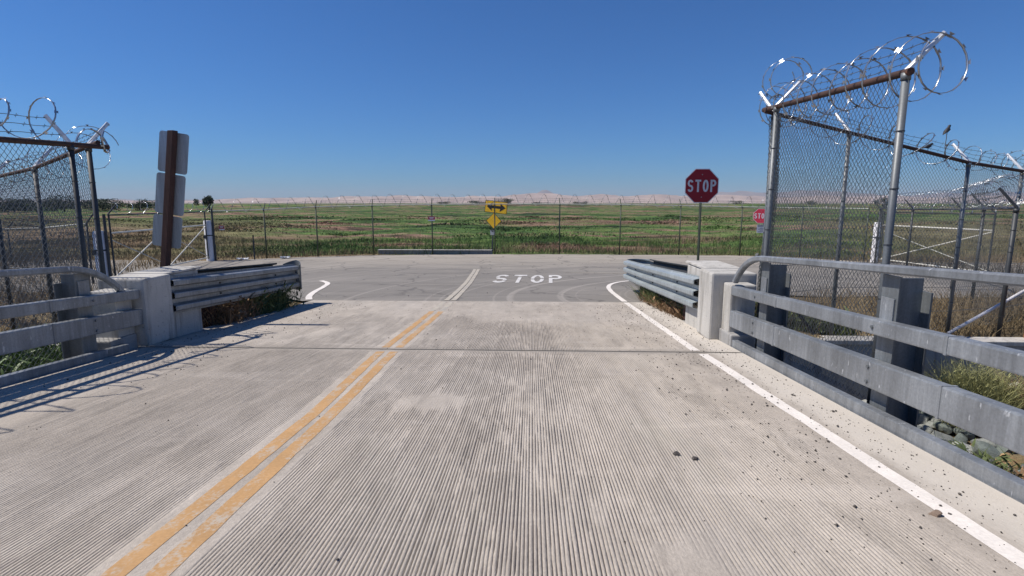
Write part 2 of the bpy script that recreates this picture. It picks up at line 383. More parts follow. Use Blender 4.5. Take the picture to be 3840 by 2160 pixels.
def land(X, Y):
    X = np.asarray(X, float); Y = np.asarray(Y, float)
    side = np.abs(X + 1.2)
    road = zroad(X, Y) - .05
    # shoulders beside the approach road fall from the road to the flat
    flat = .0 - .22 * sstep(X, 7, 14) * (Y < 15) + 0 * X
    n = (fbm(X * .35, Y * .35) - .47)
    appr = np.where(Y < 15.5, np.where(side < 4.1, zr(np.maximum(Y, 9)) - .06,
            (zr(np.maximum(Y, 9)) - .06) * (1 - sstep(side, 4.1, 8.5)) + (.05 + .12 * n) * sstep(side, 4.1, 8.5)), road)
    z = np.where(Y < 17, appr * (1 - sstep(Y, 15, 17)) + road * sstep(Y, 15, 17), road)
    # the field beyond the fence: low and hummocky
    fy = fence_y(X)
    far = sstep(Y - fy, .1, 6)
    hm = (fbm(X * .10, Y * .16) - .47) * .9 * sstep(Y - fy, 1, 16) + (fbm(X * .55 + 9, Y * .8) - .47) * .35 * sstep(Y - fy, .2, 4)
    hm = hm + (fbm(X * .02 + 5, Y * .035) - .47) * 1.5 * sstep(Y, 70, 200)
    z = z * (1 - far) + (-.35 * far + hm)
    z = z - .5 * sstep(Y, 60, 250)
    # far levee on the horizon
    yl = 470 + .12 * X
    z = z + 2.2 * np.exp(-((Y - yl) / 22.) ** 2)
    # canal under the bridge
    bank = np.where(X > 0, 9.42, 8.4 + .0 * X)
    bed = -.95 + .25 * n + np.where(X > 0, .55 * sstep(X, 5.5, 9.5) + .45 * sstep(Y, 5, 0) * 0, .9 * sstep(-X, 6, 9))
    z = np.where(Y < bank, bed, z)
    return z

def axis(parts):
    out = []
    for a, b, s in parts:
        out += list(np.arange(a, b - 1e-6, s))
    out.append(parts[-1][1]); return np.array(out)
gx = axis([(-22000, -4000, 1200), (-4000, -600, 170), (-600, -120, 16), (-120, -32, 2.2), (-32, -14, .6), (-14, 16, .3), (16, 34, .6), (34, 120, 2.2), (120, 600, 16), (600, 4000, 170), (4000, 22000, 1200)])
gy = axis([(-400, -40, 40), (-40, -4, 2), (-4, 8.3, .3), (8.3, 9.5, .1), (9.5, 18, .3), (18, 34, .35), (34, 60, .7), (60, 130, 1.8), (130, 300, 5), (300, 620, 9), (620, 1500, 60), (1500, 4000, 250), (4000, 22000, 1200)])
GX, GY = np.meshgrid(gx, gy); GZ = land(GX, GY)
nx, ny = len(gx), len(gy); idx = np.arange(nx * ny).reshape(ny, nx)
Q = np.stack([idx[:-1, :-1], idx[:-1, 1:], idx[1:, 1:], idx[1:, :-1]], -1).reshape(-1, 4)
go = npobj('ground', np.stack([GX, GY, GZ], -1).reshape(-1, 3), Q, None, 'field', smooth=True); go['kind'] = 'structure'

# hills on the horizon, two ranges
def hills(name, y0, depth, prof, mat, seed):
    xs = np.linspace(-24000, 26000, 420); rows = 14; V = []
    for j in range(rows):
        v = j / (rows - 1); sh = math.sin(min(1, v * 1.25) * math.pi / 2) if v < .8 else 1 - .5 * (v - .8) / .2
        h = prof(xs) * sh * (.62 + .80 * fbm(xs / 700 + seed, np.full_like(xs, j * .45 + seed), 6))
        V.append(np.stack([xs, np.full_like(xs, y0 + depth * v), h - 3], -1))
    V = np.array(V).reshape(-1, 3); ii = np.arange(rows * len(xs)).reshape(rows, len(xs))
    Qh = np.stack([ii[:-1, :-1], ii[:-1, 1:], ii[1:, 1:], ii[1:, :-1]], -1).reshape(-1, 4)
    o = npobj(name, V, Qh, None, mat, smooth=True); o['kind'] = 'structure'; return o
def prof_tan(x):
    return np.interp(x, [-24000, -14000, -9500, -7600, -4500, -2450, -390, 1500, 4000, 8000, 14000, 26000], [30, 50, 85, 125, 185, 200, 212, 222, 200, 185, 170, 120]) + 12 * np.sin(x / 640. + 1) + 7 * np.sin(x / 270.)
def prof_dark(x):
    return 110 + 215 * np.exp(-((x - 420) / 330.) ** 2) + 90 * np.exp(-((x - 500) / 1500.) ** 2) + 300 * np.exp(-((x - 6800) / 950.) ** 2) + 270 * np.exp(-((x - 9300) / 1700.) ** 2) + 210 * np.exp(-((x - 14500) / 3500.) ** 2) + 20 * np.sin(x / 400.)
hills('hills', 13000, 2600, prof_tan, 'hill_tan', 2.3)
hills('far_hills', 16500, 2500, prof_dark, 'hill_dark', 8.1)

# ------------------------------------------------------------------ bridge deck with sawn grooves
XL, XR = -4.98, 2.62
def deck_part(name, y0, y1, step0, groove=True):
    pitch, gw, gd = .0200, .0062, .0135
    ys = [y0]
    while ys[-1] < y1 - 1e-4: ys.append(min(y1, ys[-1] + step0 * max(1, ys[-1] / 3.)))
    ys = np.array(ys)
    xs, dp = [XL], [0.]
    x = XL + .9
    if groove:
        while x < XR - .62:
            gk = gw * random.uniform(.7, 1.25); q0 = random.uniform(.55, 1.15); xs += [x, x + gk * .18, x + gk * .82, x + gk]; dp += [0, q0, q0, 0]; x += pitch + random.uniform(-.0022, .0022)
    xs.append(XR); dp.append(0.); xs = np.array(xs); dp = np.array(dp)
    XX, YY = np.meshgrid(xs, ys); Z = zr(YY)
    wx = (fbm(XX * 1.3, YY * .9, 5)); wv = sstep(wx, .17, .40)
    wv = wv * sstep(XX, XL + .9, XL + 1.9) * (1 - sstep(XX, XR - 1.25 + .5 * (wx - .5), XR - .62))
    wv = wv * (.45 + .85 * fbm(XX * 9 + 3, YY * 2.5, 3))
    for yc, wd in ((6.6, .16), (12, .5)): wv = wv * sstep(np.abs(YY - yc), wd * .5, wd)
    if y0 > 6: wv = wv * (1 - sstep(YY + XX * .25 + (wx - .5) * 2, 8.2, 9.4)) * (.25 + .75 * sstep(XX, -1.9, -1.2))
    xm = np.interp(YY, [1.9, 4, 6.5, 9.6, 12.7], [-1.64, -1.665, -1.795, -1.83, -1.88]); wv = wv * sstep(np.abs(XX - xm), .19, .24)
    brk = sstep(fbm(XX * 31 + 5, YY * 5.5, 3), .25, .46)
    Z = Z - gd * np.clip(wv * 1.25, 0, 1.2) * dp * (.25 + .75 * brk) + (fbm(XX * 2, YY * 1.2, 3) - .47) * .002
    n1, n2 = len(xs), len(ys); ii = np.arange(n1 * n2).reshape(n2, n1)
    Qd = np.stack([ii[:-1, :-1], ii[:-1, 1:], ii[1:, 1:], ii[1:, :-1]], -1).reshape(-1, 4)
    return npobj(name, np.stack([XX, YY, Z], -1).reshape(-1, 3), Qd, None, 'deck')
dk = deck_part('bridge_deck', 1.2, 6.585, .035); dk['kind'] = 'structure'
d2 = deck_part('approach_slab', 6.635, 11.98, .05); d2['kind'] = 'structure'
d3 = deck_part('bridge_deck_rear', -9.0, 1.2, 1.0, False); d3['kind'] = 'structure'
# slab bodies below the surface sheets
b_ = MB()
for (y0, y1, dz) in ((-9, 6.58, .45), (6.64, 9.4, .4)):
    z0, z1 = float(zr(y0)) - .012, float(zr(y1)) - .012; a, c = XL - .2, XR + .1
    b_.hexa([(a, y0, z0 - dz), (c, y0, z0 - dz), (c, y1, z1 - dz), (a, y1, z1 - dz)], [(a, y0, z0), (c, y0, z0), (c, y1, z1), (a, y1, z1)])
o = b_.build('bridge_slab', 'conc_grey'); o['kind'] = 'structure'
b_ = MB(); zj = float(zr(6.61)) - .005; b_.hexa([(XL, 6.588, .70), (XR, 6.588, .70), (XR, 6.632, .70), (XL, 6.632, .70)], [(XL, 6.588, zj), (XR, 6.588, zj), (XR, 6.632, zj), (XL, 6.632, zj)])
o = b_.build('expansion_joint', 'rubber'); o['kind'] = 'structure'

# ------------------------------------------------------------------ asphalt crossroads
ry = axis([(12.0, 30, .35)]); rx = axis([(-60, -16, 2), (-16, 18, .4), (18, 70, 2)])
AX, AY = np.meshgrid(rx, ry)
ymin = np.where(np.abs(AX + 1.2) < 3.9, 12.0, 12.0 + 3.6 * sstep(np.abs(AX + 1.2), 3.9, 7.5) + (fbm(AX * .8, AX * 0) - .47) * .8)
ymax = fence_y(AX) - .25 + (fbm(AX * 1.7, AX * 0 + 4) - .47) * .5
AY2 = ymin + (AY - 12.0) / (ry[-1] - 12.0) * (ymax - ymin)
AZ = zroad(AX, AY2) - .004
n1, n2 = len(rx), len(ry); ii = np.arange(n1 * n2).reshape(n2, n1)
Qa = np.stack([ii[:-1, :-1], ii[:-1, 1:], ii[1:, 1:], ii[1:, :-1]], -1).reshape(-1, 4)
ro = npobj('road', np.stack([AX, AY2, AZ], -1).reshape(-1, 3), Qa, None, 'asphalt', smooth=True); ro['kind'] = 'structure'

# ------------------------------------------------------------------ painted markings, thin sheets on the road
def ribbon(name, pts, wd, mat, lift=.002, taper=None):
    P = np.array(pts, float); d = np.gradient(P, axis=0); nrm = np.stack([-d[:, 1], d[:, 0]], -1); nrm /= np.linalg.norm(nrm, axis=1)[:, None]
    ww = np.full(len(P), wd / 2)
    jit = (fbm(P[:, 0] * 6, P[:, 1] * 6) - .47) * .02
    A = P + nrm * (ww + jit)[:, None]; B = P - nrm * (ww - jit)[:, None]
    V = np.empty((len(P) * 2, 3)); V[0::2, :2] = A; V[1::2, :2] = B
    V[:, 2] = np.where(V[:, 1] < 12, zr(V[:, 1]), zroad(V[:, 0], V[:, 1])) + lift
    k = np.arange(len(P) - 1) * 2; Qr = np.stack([k, k + 1, k + 3, k + 2], -1)
    o = npobj(name, V, Qr, None, mat); o['kind'] = 'structure'; return o
for XS in ([-1.73, -1.74, -1.88, -1.92, -1.955, -2.04, -2.26], [-1.55, -1.59, -1.71, -1.735, -1.80, -1.90, -2.12]):
    xy = lambda y: float(np.interp(y, [1.9, 4, 6.5, 9.6, 12.7, 16.5, 21.5], XS))
    ribbon('yellow_line', [(xy(y), y) for y in np.arange(.3, 6.50, .08)], .105, 'yellow')
    ribbon('yellow_line', [(xy(y), y) for y in np.arange(6.72, 10.3, .1)], .10, 'yellow')
    ribbon('faded_yellow_line', [(xy(y), y) for y in np.arange(10.3, 11.96, .12)], .10, 'yellow_ghost')
    ribbon('faded_yellow_line', [(xy(y), y) for y in np.arange(12.1, 21.5, .2)], .12, 'yellow_ghost', .005)
ribbon('edge_line', [(2.16 - .012 * (y - 2), y) for y in np.arange(.8, 6.52, .1)], .115, 'wline')
ribbon('edge_line', [(2.075 + .004 * (y - 6.7), y) for y in np.arange(6.7, 11.95, .1)], .115, 'wline')
cv = [(2.10, 12.06), (2.11, 13.2), (2.13, 14.4), (2.22, 15.5), (2.44, 16.4), (2.85, 17.1), (3.5, 17.65), (4.4, 18.0), (5.6, 18.2)]
def cr(P, n=10):
    P = [P[0]] + P + [P[-1]]; out = []
    for i in range(1, len(P) - 2):
        p0, p1, p2, p3 = [np.array(q, float) for q in P[i - 1:i + 3]]
        for k in range(n):
            t = k / n; out.append(tuple(.5 * ((2 * p1) + (-p0 + p2) * t + (2 * p0 - 5 * p1 + 4 * p2 - p3) * t * t + (-p0 + 3 * p1 - 3 * p2 + p3) * t ** 3)))
    out.append(P[-1]); return out
ribbon('edge_line_curve', cr(cv), .125, 'wline', .005)
ribbon('edge_line_curve', cr([(-5.12, 12.08), (-5.45, 12.9), (-5.75, 14.0), (-6.0, 15.2), (-6.3, 16.3), (-6.85, 17.2)]), .15, 'wline', .005)
ribbon('cross_line', cr([(1.2, 20.3), (2.8, 20.1), (4.6, 19.8), (6.4, 19.5)]), .12, 'yellow_ghost', .005)

ribbon('tar_seam', [(x, 11.99 + .012 * math.sin(x * 5)) for x in np.arange(-4.95, 2.7, .15)], .05, 'rubber', -.006)
# letters drawn as thick strokes in a 1 x 1 cell, used for signs (upright) and for the road legend
def arc(cx, cy, rx_, ry_, a0, a1, n=14):
    return [(cx + rx_ * math.cos(R(a0 + (a1 - a0) * i / n)), cy + ry_ * math.sin(R(a0 + (a1 - a0) * i / n))) for i in range(n + 1)]
def LET(th, asp):
    h = th / 2; k = h * asp; rs = .25 - k / 2
    return {'S': [arc(.5, .5 + rs, .5 - h, rs, 20, 250) + arc(.5, .5 - rs, .5 - h, rs, 70, -160)],
            'T': [[(0, 1 - k), (1, 1 - k)], [(.5, 1 - k), (.5, 0)]],
            'O': [arc(.5, .5, .5 - h, .5 - k, 90, 450, 28)],
            'P': [[(h, 0), (h, 1)], [(h, 1 - k), (.5, 1 - k)] + arc(.5, .725, .5 - h, .275 - k, 90, -90) + [(h, .45 + k)]]}
def stroke_quads(pl, th, sx_, sy_):
    """polyline in cell units -> list of quads in metres; thickness th in cell units of width"""
    P = np.array([(x * sx_, y * sy_) for x, y in pl]); tw = th * sx_ / 2
    d = np.gradient(P, axis=0) if len(P) > 2 else np.repeat((P[1] - P[0])[None], 2, 0)
    d /= np.linalg.norm(d, axis=1)[:, None] + 1e-9; n_ = np.stack([-d[:, 1], d[:, 0]], -1)
    return P + n_ * tw, P - n_ * tw
def text_mesh(mb, txt, origin, ux, uy, cw, ch, gap, th, thick, mi=0):
    """extruded stroke letters on the plane origin + a*ux + b*uy, raised by thick along ux x uy"""
    ux, uy = Vector(ux), Vector(uy); nn = ux.cross(uy).normalized(); x0 = 0
    for chh in txt:
        for pl in LET(th, cw / ch)[chh]:
            A, B = stroke_quads(pl, th, cw, ch)
            for i in range(len(A) - 1):
                q = [A[i], B[i], B[i + 1], A[i + 1]]
                bot = [Vector(origin) + ux * (x0 + a[0]) + uy * a[1] for a in q]
                mb.hexa(bot, [v + nn * thick for v in bot], mi)
        x0 += cw + gap
# road legend, stencilled: letters broken by gaps
def legend():
    mb = MB(); y0, y1 = 16.6, 19.2; H_ = y1 - y0; cw, gp = .445, .16; x = -1.28
    th = .26
    for chh in 'STOP':
        for pl in LET(th, 1 / 1.75)[chh]:
            pts = [pl[0]]
            for a, b in zip(pl, pl[1:]):
                n_ = max(1, int(math.hypot(b[0] - a[0], b[1] - a[1]) / .05)); pts += [(a[0] + (b[0] - a[0]) * k / n_, a[1] + (b[1] - a[1]) * k / n_) for k in range(1, n_ + 1)]
            A, B = stroke_quads(pts, th, cw, cw * 1.75); A = A * np.array([1, H_ / (cw * 1.75)]); B = B * np.array([1, H_ / (cw * 1.75)])
            # strokes running across keep the look of equal line width in the long direction
            for i in range(len(A) - 1):
                m_ = ((A[i] + B[i]) / 2); u, v = m_[0] / cw, m_[1] / H_
                if chh in 'SO' and (abs(v - .5) < .035 and chh == 'O' or chh == 'S' and (abs(v - .70) < .03 and u < .4 or abs(v - .30) < .03 and u > .6)): continue
                if chh == 'T' and abs(v - .80) < .03: continue
                if chh == 'P' and abs(v - .62) < .03 and u < .4: continue
                q = []
                for a in (A[i], B[i], B[i + 1], A[i + 1]):
                    c_ = (A[i] + B[i]) / 2
                    X = x + a[0] + .02 * (a[1] / H_) * 4; Y = y0 + a[1]
                    q.append((X, Y, float(zroad(X, Y)) + .005))
                mb.add(q, [(0, 1, 2, 3)])
        x += cw + gp
    o = mb.build('stop_legend', 'legend'); o['kind'] = 'structure'
legend()

# ------------------------------------------------------------------ bridge railings
def rail_bar(mb, x0, x1, ya, yb, h0, h1):
    """bar following the deck slope, from deck-height h0 to h1"""
    za, zb = float(zr(ya)), float(zr(yb))
    mb.hexa([(x0, ya, za + h0), (x1, ya, za + h0), (x1, yb, zb + h0), (x0, yb, zb + h0)], [(x0, ya, za + h1), (x1, ya, za + h1), (x1, yb, zb + h1), (x0, yb, zb + h1)])
def bridge_railing(s, xin, yend, hs, posts, label):
    """s=+1 right of the road, -1 left; xin inner face; hs heights"""
    root = thing('bridge_railing', label, 'railing', (xin, 5, float(zr(5))))
    top, mid, low, kerb = hs; x = lambda d: xin + s * d
    y0 = -9.
    def bar(name, d0, d1, ya, yb, h0, h1, bev=.012):
        mb = MB(); a, c = sorted((x(d0), x(d1))); rail_bar(mb, a, c, ya, yb, h0, h1); return mb.build(name, 'galv', root, bevel=bev)
    bar('middle_rail', 0, .10, y0, yend + .05, mid[0], mid[1])
    bar('lower_rail', 0, .10, y0, yend + .08, low[0], low[1])
    bar('kerb_beam', -.02, .06, y0, yend - .25, -.22, kerb, .006)
    # top rail with its end bent down
    mb = MB(); ya = yend - .95; prof = []; w2, h2 = .036, .034
    st = [(y0, top, 0)] + [(ya, top, 0)]
    rad = .95
    for k in range(1, 9):
        a = R(56 * k / 8); st.append((ya + rad * math.sin(a) * .98, top - rad * (1 - math.cos(a)) * .8, a))
    for (yy, hh, a) in st:
        zc = float(zr(yy)) + hh; n_ = Vector((0, math.sin(a), math.cos(a)))
        c = Vector((x(.05), yy, zc))
        prof.append([c + Vector((dx, 0, 0)) + n_ * dz for dx, dz in ((-w2, -h2 * .6), (-w2 * .6, -h2), (w2 * .6, -h2), (w2, -h2 * .6), (w2, h2 * .6), (w2 * .6, h2), (-w2 * .6, h2), (-w2, h2 * .6))])
    mb.extrude(prof, None); mb.build('top_rail', 'galv', root)
    for yp in (posts[0] - .55, posts[1] - .75, posts[2] - .3):
        for nm, d0, d1, h0, h1 in (('rail_sleeve', -.004, .104, mid[0] - .004, mid[1] + .004), ('rail_sleeve', -.004, .104, low[0] - .004, low[1] + .004)):
            bar(nm, d0, d1, yp - .012, yp + .012, h0, h1, .002)
    for yp in posts:
        zt = top - .05
        p = thing_part = None
        mb = MB(); fw, dp, tk = .20, .24, .014
        zb_ = -.75; z0 = float(zr(yp))
        c = lambda d0, d1, ya_, yb_, za, zt_, ztb=None: mb.hexa([(min(x(d0), x(d1)), ya_, za), (max(x(d0), x(d1)), ya_, za), (max(x(d0), x(d1)), yb_, za), (min(x(d0), x(d1)), yb_, za)],
            [(min(x(d0), x(d1)), ya_, zt_), (max(x(d0), x(d1)), ya_, zt_), (max(x(d0), x(d1)), yb_, zt_), (min(x(d0), x(d1)), yb_, zt_)])
        c(.105, .105 + tk, yp - fw / 2, yp + fw / 2, z0 + zb_, z0 + zt)                    # front flange
        c(.105 + tk, .105 + dp, yp - .008, yp + .008, z0 + zb_, z0 + zt - .02)             # web
        c(.105 + dp, .105 + dp + tk, yp - fw / 2, yp + fw / 2, z0 + zb_, z0 + zt - .12)    # rear flange
        p = mb.build('post', 'galv_dark', root)
        mb = MB(); mb.box((x(.098), yp, z0 + (mid[0] + mid[1]) / 2 + .12), (.012, .15, .22)); mb.build('post_bracket', 'galv', p)
        mb = MB()
        for hh in ((mid[0] + mid[1]) / 2, (low[0] + low[1]) / 2 + .06, (low[0] + low[1]) / 2 - .06):
            mb.tube([(x(.0), yp, z0 + hh), (x(-.012), yp, z0 + hh)], .014, 6)
        mb.build('bolt', 'galv_dark', p, stuff=True)
    return root
bridge_railing(1, 2.66, 7.40, (1.18, (.665, .785), (.235, .455), .085), [6.45, 4.22, 1.99, -.24, -2.5, -4.8], 'galvanised steel bridge railing on the right edge of the deck')
bridge_railing(-1, -5.03, 6.62, (1.06, (.625, .745), (.285, .495), .085), [5.93, 3.70, 1.47, -.76, -3.0, -5.2], 'shaded steel bridge railing on the left edge of the deck')

# ------------------------------------------------------------------ concrete end blocks
def end_block(s, xin, y0, y1, y2, h, label):
    root = thing('concrete_end_block', label, 'concrete block', (xin, y0, float(zr(y0))))
    x = lambda d: xin + s * d
    def blk(name, d0, d1, ya, yb, za, zb, mat='conc', bev=.03, parent=None):
        mb = MB(); mb.box(((x(d0) + x(d1)) / 2, (ya + yb) / 2, (za + zb) / 2), (abs(d1 - d0), yb - ya, zb - za)); return mb.build(name, mat, parent or root, bevel=bev)
    z0 = float(zr(y0)); zt = z0 + h
    blk('pilaster', 0, .62, y0, y1, z0 - .02 - (.0), zt)
    blk('recessed_panel', .10, .60, y1 + .002, y2, float(zr(y2)) - .35, zt - .03)
    blk('cap', .085, .64, y1 + .004, y2 + .10, zt - .029, zt + .006)
    blk('base_step', .13, .45, y0 - .48, y0 - .03, z0 - .4, z0 + .18, 'conc_grey', .02)
    blk('rail_end_post', .16, .50, y0 - .30, y0 - .012, z0 - .5, z0 + h - .12, 'conc', .025)
    return root
end_block(1, 2.49, 7.50, 8.08, 9.05, .94, 'pale sunlit concrete end block where the right railing meets the guardrail')
end_block(-1, -4.98, 6.68, 7.22, 8.0, .88, 'shaded concrete end block with bright top between left railing and guardrail')

# ------------------------------------------------------------------ three-ridged guardrails
def thrie(s, xin, ya, yb, hc, label, wrap):
    root = thing('guardrail', label, 'guardrail', (xin, ya, float(zr(ya))))
    prof = []
    hh = .268
    # face profile: depth outward to the road, three crests
    for i in range(61):
        u = -1 + 2 * i / 60; ph = (u * .5 + .5) * 3 * 2 * math.pi
        d = .095 * float(sstep((1 - math.cos(ph)) / 2, .22, .72)); prof.append((u * hh, d))
    def section(c, nrm):
        out = [Vector(c) + nrm * d + Vector((0, 0, z)) for z, d in prof]; back = [Vector(c) + nrm * (d - .006) + Vector((0, 0, z)) for z, d in prof[::-1]]
        return out + back
    path = []
    n_ = 14
    for i in range(n_ + 1):
        yy = ya + (yb - ya) * i / n_; path.append((Vector((xin, yy, float(zr(yy)) + hc)), Vector((-s, 0, 0))))
    mb = MB(); mb.extrude([section(c, n) for c, n in path], None); BM = 'galv_new' if s > 0 else 'galv'; beam = mb.build('beam', BM, root); smooth_by_angle(beam, 30)  # left beam and shoe get duller steel: their shade is put into the colour
    # overlapping splice sheet and end shoe
    mb = MB(); pp = [(Vector((xin - s * .004, ya + .02 + k * .28, float(zr(ya + k * .28)) + hc)), Vector((-s, 0, 0))) for k in range(3)]
    mb.extrude([section(c, n) for c, n in pp], None); sh = mb.build('end_shoe', BM, root); smooth_by_angle(sh, 30)
    mb = MB()
    for k in range(4):
        for hz in (-.17, 0, .17):
            yy = ya + .08 + k * .13; mb.tube([(xin - s * .02, yy, float(zr(yy)) + hc + hz), (xin - s * .10 * (1 if hz == 99 else .35), yy, float(zr(yy)) + hc + hz)], .014, 6)
    mb.build('bolt', 'dark_post', sh, stuff=True)
    # terminal wrapped back round the end, then a short dark return beam behind
    zE = float(zr(yb)) + hc
    if wrap == 'round':
        mb = MB(); rr = .30; pp = []
        for k in range(0, 13):
            a = math.pi * k / 12; nrm = Vector((-s * math.cos(a), math.sin(a), 0)); pp.append((Vector((xin + s * rr, yb - .02, zE)) + nrm * rr, nrm))
        mb.extrude([section(c, n) for c, n in pp], None); o = mb.build('rounded_end', 'galv_new', root); smooth_by_angle(o, 30)
        xb = xin + 2 * s * rr
    else:
        mb = MB(); pp = []
        for k in range(0, 9):
            a = R(150) * k / 8; nrm = Vector((-s * math.cos(a), math.sin(a), 0)); c = Vector((xin + s * .10, yb - .03, zE)) + nrm * .215
            hk = .30 * (1 + .10 * math.sin(math.pi * k / 8)) - .05 * abs(k - 4) / 4
            pp.append([c + nrm * .01 + Vector((0, 0, z)) for z in (-hk, -hk * .5, 0, hk * .5, hk)] + [c - nrm * .002 + Vector((0, 0, z)) for z in (hk, hk * .5, 0, -hk * .5, -hk)])
        mb.extrude(pp, None); o = mb.build('flat_end_piece', 'galv_dark', root); smooth_by_angle(o, 30)  # end piece lies in shade; the darker steel tone paints that in
        xb = xin + s * .36
    mb = MB(); pp = []
    for i in range(8):
        yy = yb - .05 - (yb - ya - .9) * i / 7; pp.append((Vector((xb + s * .14 * i / 7, yy, float(zr(yy)) + hc + .02)), Vector((s, 0, 0))))
    mb.extrude([section(c, n) for c, n in pp], None); o = mb.build('back_beam', 'dark_post', root); smooth_by_angle(o, 30)
    # posts with blocks
    y = ya + 1.25
    while y < yb:
        mb = MB(); zz = float(zr(y)); mb.box((xin + s * .21, y, zz + hc / 2 - .15), (.15, .18, hc + .62)); p = mb.build('post', 'wood', root, bevel=.008)
        mb = MB(); mb.box((xin + s * .062, y, zz + hc), (.115, .14, .34)); mb.build('blockout', 'wood', p, bevel=.006)
        mb = MB()
        for hz in (-.085, .085): mb.tube([(xin - s * .0, y, zz + hc + hz), (xin - s * .02, y, zz + hc + hz)], .016, 6)
        mb.build('bolt', 'dark_post', p, stuff=True)
        y += 1.9
    return root
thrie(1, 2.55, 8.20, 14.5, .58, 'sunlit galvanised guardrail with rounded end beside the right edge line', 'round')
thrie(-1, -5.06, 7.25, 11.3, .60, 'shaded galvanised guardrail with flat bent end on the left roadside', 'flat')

# wing walls of the canal
def wall(name, label, x0, x1, y0, y1, zt, zb, mat='conc_grey'):
    t = thing(name, label, 'wall', ((x0 + x1) / 2, y0, zb))
    mb = MB(); mb.box(((x0 + x1) / 2, (y0 + y1) / 2, (zt + zb) / 2 - .02), (x1 - x0, y1 - y0, zt - zb)); mb.build('face', mat, t, bevel=.015)
    mb = MB(); mb.box(((x0 + x1) / 2, (y0 + y1) / 2 - .015, zt + .02), (x1 - x0 + .04, y1 - y0 + .05, .08)); mb.build('coping', 'conc', t, bevel=.012)
wall('wing_wall', 'concrete canal wing wall in shade behind the right railing', 3.12, 16, 9.36, 9.66, .24, -1.5)
wall('wing_wall', 'concrete canal wing wall behind the left railing', -16, -5.62, 8.3, 8.6, .30, -1.5)

# ------------------------------------------------------------------ chain link, razor coils, barbed wire
def chain_np(p0, p1, zb0, zt0, zb1, zt1, wd=.072, ht=.088, r=.0023, ribbon=False):
    p0 = np.array(p0, float); p1 = np.array(p1, float); L = np.linalg.norm(p1 - p0); H_ = max(zt0 - zb0, zt1 - zb1)
    nu = max(2, int(round(L / (wd / 2)))); nv = max(2, int(round(H_ / (ht / 2))))
    d = (p1 - p0) / L; nrm = np.array([-d[1], d[0], 0.]); dd = np.array([d[0], d[1], 0.])
    i = np.arange(nu)[:, None]; j = np.arange(nv + 1)[None, :]
    u = (i + ((i + j) % 2)) / nu; v = j / nv + 0 * i
    wob = .012 * np.sin(u * L * 2.1 + v * 3) + .006 * np.sin(v * H_ * 5 + u * L)
    zb = zb0 + (zb1 - zb0) * u; zt = zt0 + (zt1 - zt0) * u
    P = np.stack([p0[0] + (p1[0] - p0[0]) * u, p0[1] + (p1[1] - p0[1]) * u, zb + (zt - zb) * v], -1) + nrm * wob[..., None]
    P = P + nrm * (((j % 2) * 2 - 1) * r * .9)[..., None]
    if ribbon:
        off = [-dd * r, dd * r]
    else:
        off = [nrm * r * math.cos(a) + dd * r * 1.25 * math.sin(a) for a in (math.pi / 2, math.pi * 7 / 6, math.pi * 11 / 6)]
    k = len(off); V = np.stack([P + o_ for o_ in off], 2).reshape(-1, 3)
    b = (np.arange(nu)[:, None] * (nv + 1) + np.arange(nv)[None, :]).ravel() * k
    if ribbon: Qc = np.stack([b, b + 1, b + 3, b + 2], -1)
    else: Qc = np.concatenate([np.stack([b + q, b + (q + 1) % 3, b + 3 + (q + 1) % 3, b + 3 + q], -1) for q in range(3)])
    return V, Qc
